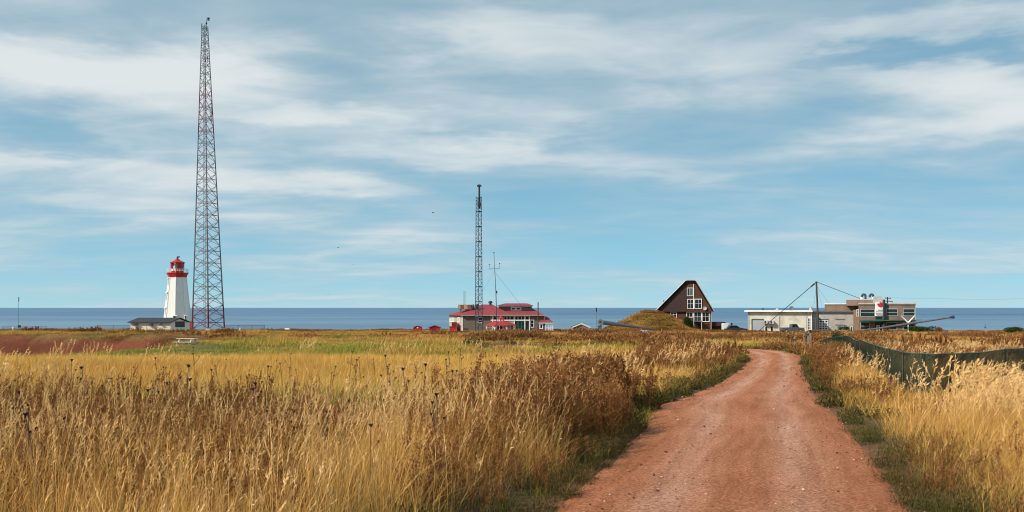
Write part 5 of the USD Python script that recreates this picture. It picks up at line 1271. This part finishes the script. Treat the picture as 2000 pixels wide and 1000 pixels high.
pi.CreateProtoIndicesAttr(Vt.IntArray.FromNumpy(rr.integers(0, 6, NG).astype(np.int32)))
tag(pi.GetPrim(), 'loose small stones scattered over the red dirt road', 'gravel', kind='stuff')
# ------------------------------------------------------------------ grass and weeds
def strips(root, az, lean, length, width, curve, segs, cid, wind=.12, twist=None, tip=.15):
    """Many bent blades at once: arrays in, (vertices, faces, Col) out."""
    n = len(length); t = np.linspace(0, 1, segs + 1)
    dx, dy = np.cos(az), np.sin(az)
    hor = (lean[:, None] * t + curve[:, None] * t ** 2.2) * length[:, None]
    up = length[:, None] * t * (1 - .25 * np.clip(curve[:, None] + lean[:, None], 0, 1.2) * t)
    cx = root[:, 0, None] + dx[:, None] * hor + wind * length[:, None] * t ** 1.6
    cy = root[:, 1, None] + dy[:, None] * hor
    cz = root[:, 2, None] + up
    ta = (az + np.pi / 2 if twist is None else twist)
    wx, wy = np.cos(ta), np.sin(ta)
    w = width[:, None] * (1 - (1 - tip) * t ** 1.5) * .5
    A = np.stack([cx - wx[:, None] * w, cy - wy[:, None] * w, cz], -1); B = np.stack([cx + wx[:, None] * w, cy + wy[:, None] * w, cz], -1)
    v = np.stack([A, B], 2).reshape(n, -1, 3)
    k = np.arange(segs) * 2
    f1 = np.vstack([np.c_[k, k + 1, k + 3], np.c_[k, k + 3, k + 2]])
    f = (f1[None] + (np.arange(n) * (segs + 1) * 2)[:, None, None]).reshape(-1, 3)
    c = np.zeros((n, (segs + 1) * 2, 3)); c[..., 0] = np.repeat(t, 2); c[..., 1] = cid[:, None]
    return v.reshape(-1, 3), f, c.reshape(-1, 3), np.stack([cx, cy, cz], -1)


def flakes(at, direction, length, width, col, r):
    """Small flat diamonds (spikelets, seed husks, leaves)."""
    n = len(at); d = direction / np.linalg.norm(direction, axis=1)[:, None]
    s = np.cross(d, r.normal(size=(n, 3))); s /= np.linalg.norm(s, axis=1)[:, None]
    L, Wd = length[:, None], width[:, None]
    v = np.stack([at, at + d * L * .5 + s * Wd * .5, at + d * L, at + d * L * .5 - s * Wd * .5], 1)
    f = np.array([[0, 1, 2], [0, 2, 3]])[None] + (np.arange(n) * 4)[:, None, None]
    return v.reshape(-1, 3), f.reshape(-1, 3), np.repeat(col, 4, 0)


def join(parts):
    V, Fc, C, o = [], [], [], 0
    for v, f, c in parts:
        V.append(v); Fc.append(f + o); C.append(c); o += len(v)
    return np.vstack(V), np.vstack(Fc), np.vstack(C)


def disk(r, n, rad):
    a, q = r.uniform(0, 2 * np.pi, n), rad * np.sqrt(r.uniform(0, 1, n))
    return np.c_[q * np.cos(a), q * np.sin(a), np.full(n, -.05)]


def tuft(seed, n, rad, h, w, lean=.22, curve=.35, segs=4, wind=.12):
    r = np.random.default_rng(seed)
    root = disk(r, n, rad)
    L = h * r.uniform(.45, 1.1, n)
    v, f, c, _ = strips(root, r.uniform(0, 6.283, n), np.abs(r.normal(0, lean, n)), L, w * r.uniform(.6, 1.3, n), np.abs(r.normal(0, curve, n)), segs, r.uniform(0, 1, n), wind, twist=r.uniform(0, 6.283, n))
    return v, f, c


def stalks(seed, n, rad, h, w, heads=16, hl=.05, hw=.010, spread=.35, wind=.2, top=.24):
    """Tall flowering stems, each with a feathery seed head."""
    r = np.random.default_rng(seed)
    root = disk(r, n, rad); L = h * r.uniform(.72, 1.12, n); cid = r.uniform(.2, 1, n)
    v, f, c, ctr = strips(root, r.uniform(0, 6.283, n), np.abs(r.normal(.05, .10, n)), L, np.full(n, w), np.abs(r.normal(.05, .12, n)), 5, cid, wind, twist=r.uniform(0, 6.283, n), tip=.5)
    parts = [(v, f, c)]
    k = np.repeat(np.arange(n), heads); t = np.tile(np.linspace(1 - top, 1.0, heads), n) * 5
    i = np.minimum(t.astype(int), 4); fr = (t - i)[:, None]
    at = ctr[k, i] * (1 - fr) + ctr[k, i + 1] * fr
    d = (ctr[k, 5] - ctr[k, 4]); d /= np.linalg.norm(d, axis=1)[:, None]
    d = d + spread * r.normal(size=d.shape) + np.array([.25, 0, -.05])
    taper = np.tile(np.sin(np.linspace(.5, 2.9, heads)), n)
    col = np.c_[np.full(len(k), 1.0), np.clip(cid[k] * .5 + r.uniform(.1, .5, len(k)), 0, 1), np.ones(len(k))]
    parts.append(flakes(at, d, hl * (.5 + taper) * r.uniform(.7, 1.3, len(k)), hw * (.6 + .7 * taper), col, r))
    return join(parts)


def weed(seed, n, rad, h, w, br=9, leaves=70, fl=.035, fw=.014):
    """Dried bushy weeds: an upright stem, side branches and crowded small husks and leaves."""
    r = np.random.default_rng(seed); parts = []
    root = disk(r, n, rad); L = h * r.uniform(.6, 1.1, n); cid = r.uniform(0, 1, n)
    v, f, c, ctr = strips(root, r.uniform(0, 6.283, n), np.abs(r.normal(0, .1, n)), L, np.full(n, w), np.abs(r.normal(0, .08, n)), 5, cid, .07, twist=r.uniform(0, 6.283, n), tip=.5)
    parts.append((v, f, c))
    k = np.repeat(np.arange(n), br); t = r.uniform(.35, .95, len(k)) * 5; i = np.minimum(t.astype(int), 4); fr = (t - i)[:, None]
    at = ctr[k, i] * (1 - fr) + ctr[k, i + 1] * fr
    bl = L[k] * .34 * (1.15 - t / 5) * r.uniform(.6, 1.2, len(k)) + .05
    v, f, c, bc = strips(at, r.uniform(0, 6.283, len(k)), r.uniform(.10, .42, len(k)), bl, np.full(len(k), w * .7), np.zeros(len(k)), 2, cid[k], .05, twist=r.uniform(0, 6.283, len(k)))
    c[:, 0] = np.repeat(t / 5, 6); parts.append((v, f, c))
    m = n * leaves; q = r.integers(0, len(k), m); tt = r.uniform(.15, 1, m)[:, None]
    at = bc[q, 0] * (1 - tt) + bc[q, 2] * tt
    low = r.uniform(0, 1, m) < .3; kk = r.integers(0, n, m); tl = r.uniform(.08, .98, m) * 5; il = np.minimum(tl.astype(int), 4); fl_ = (tl - il)[:, None]
    at[low] = (ctr[kk, il] * (1 - fl_) + ctr[kk, il + 1] * fl_)[low]
    d = r.normal(size=(m, 3)) * .8 + np.array([.1, 0, .9])
    col = np.c_[np.clip(at[:, 2] / h, .1, 1), r.uniform(0, 1, m), np.ones(m)]
    parts.append(flakes(at, d, fl * r.uniform(.6, 1.5, m), fw * r.uniform(.6, 1.4, m), col, r))
    return join(parts)


def herb(seed, n, rad, h, fl=.07, fw=.03):
    """Low leafy growth."""
    r = np.random.default_rng(seed)
    at = disk(r, n, rad); at[:, 2] = h * r.uniform(0, 1, n) ** 1.3 * (1 - .5 * (np.hypot(at[:, 0], at[:, 1]) / rad) ** 2)
    d = r.normal(size=(n, 3)); d[:, 2] = np.abs(d[:, 2]) + .3
    return flakes(at, d, fl * r.uniform(.6, 1.6, n), fw * r.uniform(.6, 1.3, n), np.c_[np.clip(at[:, 2] / h + .1, 0, 1), r.uniform(0, 1, n), np.ones(n)], r)


def field(name, label, cat_, m, protos, pts, which, scl, seed):
    """One mass of growth: many copies of a few tufts."""
    r = np.random.default_rng(seed)
    pi = UsdGeom.PointInstancer.Define(stage, '/World/' + name)
    rel = pi.CreatePrototypesRel()
    for i, (v, f, c) in enumerate(protos):
        p = usdkit.mesh(stage, f'/World/{name}/tuft_{i:03d}', (v, f), M[m]).GetPrim(); with_color(p, c); rel.AddTarget(p.GetPath())
    n = len(pts); yaw = r.uniform(-.7, .7, n) + np.pi * 0; tilt = r.normal(0, .05, (n, 2))
    pi.CreatePositionsAttr(Vt.Vec3fArray.FromNumpy(pts.astype(np.float32)))
    q = np.c_[np.cos(yaw / 2), tilt[:, 0] / 2, tilt[:, 1] / 2, np.sin(yaw / 2)]; q /= np.linalg.norm(q, axis=1)[:, None]
    pi.CreateOrientationsAttr(Vt.QuathArray([Gf.Quath(float(a), float(b), float(c), float(d)) for a, b, c, d in q]))
    s = scl[:, 0] * r.uniform(.8, 1.2, n); sh = scl[:, 1] * r.uniform(.8, 1.2, n)
    pi.CreateScalesAttr(Vt.Vec3fArray.FromNumpy(np.c_[s, s, sh].astype(np.float32)))
    pi.CreateProtoIndicesAttr(Vt.IntArray.FromNumpy(np.asarray(which, np.int32)))
    tag(pi.GetPrim(), label, cat_, kind='stuff')


KINDS = {}      # kind -> (material, near protos, mid protos, far protos)
K = KINDS
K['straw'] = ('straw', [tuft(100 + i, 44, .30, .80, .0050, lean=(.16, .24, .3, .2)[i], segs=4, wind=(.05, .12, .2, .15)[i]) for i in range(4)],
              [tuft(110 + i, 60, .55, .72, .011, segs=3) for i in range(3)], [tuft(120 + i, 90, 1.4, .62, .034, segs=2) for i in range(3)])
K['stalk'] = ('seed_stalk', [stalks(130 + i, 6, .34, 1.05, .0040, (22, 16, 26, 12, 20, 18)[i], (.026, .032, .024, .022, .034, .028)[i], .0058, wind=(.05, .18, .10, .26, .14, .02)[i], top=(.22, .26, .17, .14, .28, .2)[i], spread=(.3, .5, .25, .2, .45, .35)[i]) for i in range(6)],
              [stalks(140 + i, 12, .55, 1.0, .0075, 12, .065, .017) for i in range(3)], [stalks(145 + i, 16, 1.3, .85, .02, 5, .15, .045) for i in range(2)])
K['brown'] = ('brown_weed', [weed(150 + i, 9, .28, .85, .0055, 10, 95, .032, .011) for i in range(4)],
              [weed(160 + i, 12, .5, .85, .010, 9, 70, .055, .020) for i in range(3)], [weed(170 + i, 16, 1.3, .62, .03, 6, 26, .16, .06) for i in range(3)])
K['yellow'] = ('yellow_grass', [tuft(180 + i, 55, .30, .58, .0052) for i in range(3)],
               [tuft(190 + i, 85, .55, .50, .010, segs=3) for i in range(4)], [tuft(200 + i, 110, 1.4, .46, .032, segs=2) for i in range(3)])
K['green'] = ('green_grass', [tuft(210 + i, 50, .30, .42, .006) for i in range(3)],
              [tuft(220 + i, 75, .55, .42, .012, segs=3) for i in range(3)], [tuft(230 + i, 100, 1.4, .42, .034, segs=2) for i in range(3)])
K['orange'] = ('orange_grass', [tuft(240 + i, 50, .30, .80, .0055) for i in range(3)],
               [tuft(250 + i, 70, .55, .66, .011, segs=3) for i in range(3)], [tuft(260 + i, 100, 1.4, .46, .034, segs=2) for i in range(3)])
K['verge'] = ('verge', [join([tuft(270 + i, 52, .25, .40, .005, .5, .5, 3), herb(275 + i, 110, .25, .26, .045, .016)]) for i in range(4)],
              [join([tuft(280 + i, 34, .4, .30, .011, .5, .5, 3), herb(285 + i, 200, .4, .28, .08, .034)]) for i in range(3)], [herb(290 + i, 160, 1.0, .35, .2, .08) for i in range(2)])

# scatter: rings of depth, thinner and coarser with distance
R = np.random.default_rng(99)
i_k = lambda k: float(sum(map(ord, k)) % 17)
BANDS = [(2.2, 16, 0, 16.0, 1.0), (16, 48, 1, 4.6, 1.0), (48, 115, 2, 1.0, 1.0), (115, 275, 2, .55, 1.15)]
put = {k: [] for k in K}
for y0, y1, lod, dens, sc in BANDS:
    xw = .66 * y1 + 2.5
    n = int(2 * xw * (y1 - y0) * dens)
    x, y = R.uniform(-xw, xw, n), R.uniform(y0, y1, n)
    ok = np.abs(x) < .64 * y + 2.2
    x, y = x[ok], y[ok]
    if y0 == 115:      # the mound carries a thick coat of its own
        mx, my = R.uniform(12, 46, 5200), R.uniform(183, 214, 5200); km = mound_h(mx, my) > .25; x, y = np.r_[x, mx[km]], np.r_[y, my[km]]
    zn = zones(x, y); rdist = zn['rd']
    for k in K:
        src = 'straw' if k == 'stalk' else k
        p = zn[src].copy()
        if k == 'stalk':
            p = (p * (.50, .14, 0, 0)[lod] + .05 * zn['orange'] * (lod < 2) + .04 * zn['brown'] * (lod < 2) + (zn['straw'] * -.05) * (x > .285 * y) * (lod < 2)) + 0.5 * sstep(.40, .50, x / np.maximum(y, 1)) * sstep(12, 15, y) * (1 - sstep(19, 21, y))
        lim = {'verge': .02, 'green': .05, 'brown': .28}.get(k, .42) * (1 if lod == 0 else 1.3)
        if y0 == 115 and k in ('brown', 'green', 'orange'): p = np.maximum(p, (mound_h(x, y) > .25) * {'brown': .35, 'green': .4, 'orange': .42}[k])
        good = (R.uniform(0, 1, len(p)) < np.clip(p, 0, 1)) & (rdist > lim + .35 * R.uniform(0, 1, len(p)) * (k != 'verge')) & (zn['bare'] < .8) & (y < edge_of(x) - 1.5)
        if not good.any(): continue
        gxk, gyk = x[good], y[good]
        s = np.full(good.sum(), sc)
        if k in ('brown', 'straw', 'stalk'):     # the tall stand at the bend of the road
            tall = sstep(4.6, 2.0, rdist[good]) * sstep(10.5, 13.5, gyk) * (1 - sstep(21, 24, gyk)) * (gxk < gyk * .2)
            s = s * (1 + (.48 if k == 'brown' else .25) * tall)
        if k == 'stalk': s = s * (1 + .22 * sstep(.42, .5, gxk / gyk) * sstep(12, 15, gyk) * (1 - sstep(20, 22, gyk)))
        s = s * (.62 + .38 * sstep(.2, 1.6, rdist[good])) * (1 - .25 * sstep(150, 190, gyk))
        hz_ = s * np.interp(gyk, [0, 11, 15, 46, 60, 115, 150, 275], [1, 1, 1, 1, .80, .62, .50, .40])
        hz_ = hz_ * (1 - .13 * sstep(13, 15.5, gyk) * (1 - sstep(22, 25, gyk)) * sstep(.395, .425, gxk / gyk) * (1 - .35 * sstep(.48, .54, gxk / gyk))) * (1 - .12 * (gxk > gyk * .285))     # lower before the netting
        if lod >= 2: hz_ = hz_ * (.8 + .95 * sstep(.55, .68, meshkit.fbm(np.stack([gxk / 4.5, gyk / 5.5, gxk * 0 + i_k(k)], -1), 2, 83)))
        hz_ = hz_ * (1 + (1.9 * meshkit.noise(np.stack([gxk / 1.3, gyk / 1.3, gxk * 0], -1), 84) - .15) * sstep(.3, 1.2, mound_h(gxk, gyk)))
        hz_ = hz_ * (1 - .65 * sstep(52, 60, gyk) * (1 - sstep(81, 83, gyk)) * sstep(3.2, 1.6, np.abs(gxk + 30.0 * gyk / 82)))     # trodden grass before the picnic table
        hz_ = hz_ * (1 - .45 * sstep(43, 50, gyk) * (1 - sstep(100, 110, gyk)) * sstep(-.26, -.36, gxk / gyk))
        if k == 'verge': hz_ = hz_ * (1.0 + .9 * meshkit.noise(np.stack([gxk / 1.2, gyk / 1.2, gxk * 0], -1), 79))
        s = s * (.9 + .2 * meshkit.fbm(np.stack([gxk / 2.5, gyk / 2.5, gxk * 0], -1), 2, 78))
        s = np.c_[s, hz_ * (.74 + .52 * meshkit.fbm(np.stack([gxk / 2.5, gyk / 2.5, gxk * 0], -1), 2, 77))]
        put[k].append((np.c_[gxk, gyk, ground_z(gxk, gyk)], lod, s))

TEXT = {'straw': ('straw_grass', 'pale straw coloured grass filling the near field left of the dirt road', 'grass'),
        'stalk': ('seeding_grass', 'tall flowering grass stems with feathery pale seed heads leaning in the wind', 'grass'),
        'brown': ('brown_weeds', 'dry dark brown branching weeds along the bend and the back of the field', 'weeds'),
        'yellow': ('yellow_grass', 'bright yellow grass in the band across the middle of the field', 'grass'),
        'green': ('green_grass', 'short green grass at the foot of the yellow band and in far patches', 'grass'),
        'orange': ('orange_grass', 'rusty orange dry grass behind the green netting and before the buildings', 'grass'),
        'verge': ('verge_weeds', 'low dark green and brown weeds fringing both edges of the red road', 'weeds')}
for i, k in enumerate(K):
    if not put[k]: continue
    m, *lods = K[k]
    base = np.cumsum([0] + [len(q) for q in lods])
    pts = np.vstack([p for p, _, _ in put[k]]); scl = np.vstack([s for _, _, s in put[k]])
    which = np.concatenate([base[l] + R.integers(0, len(lods[l]), len(p)) for p, l, _ in put[k]])
    nm, lab, ct = TEXT[k]
    field(nm, lab, ct, m, [q for l in lods for q in l], pts, which, scl, 500 + i)
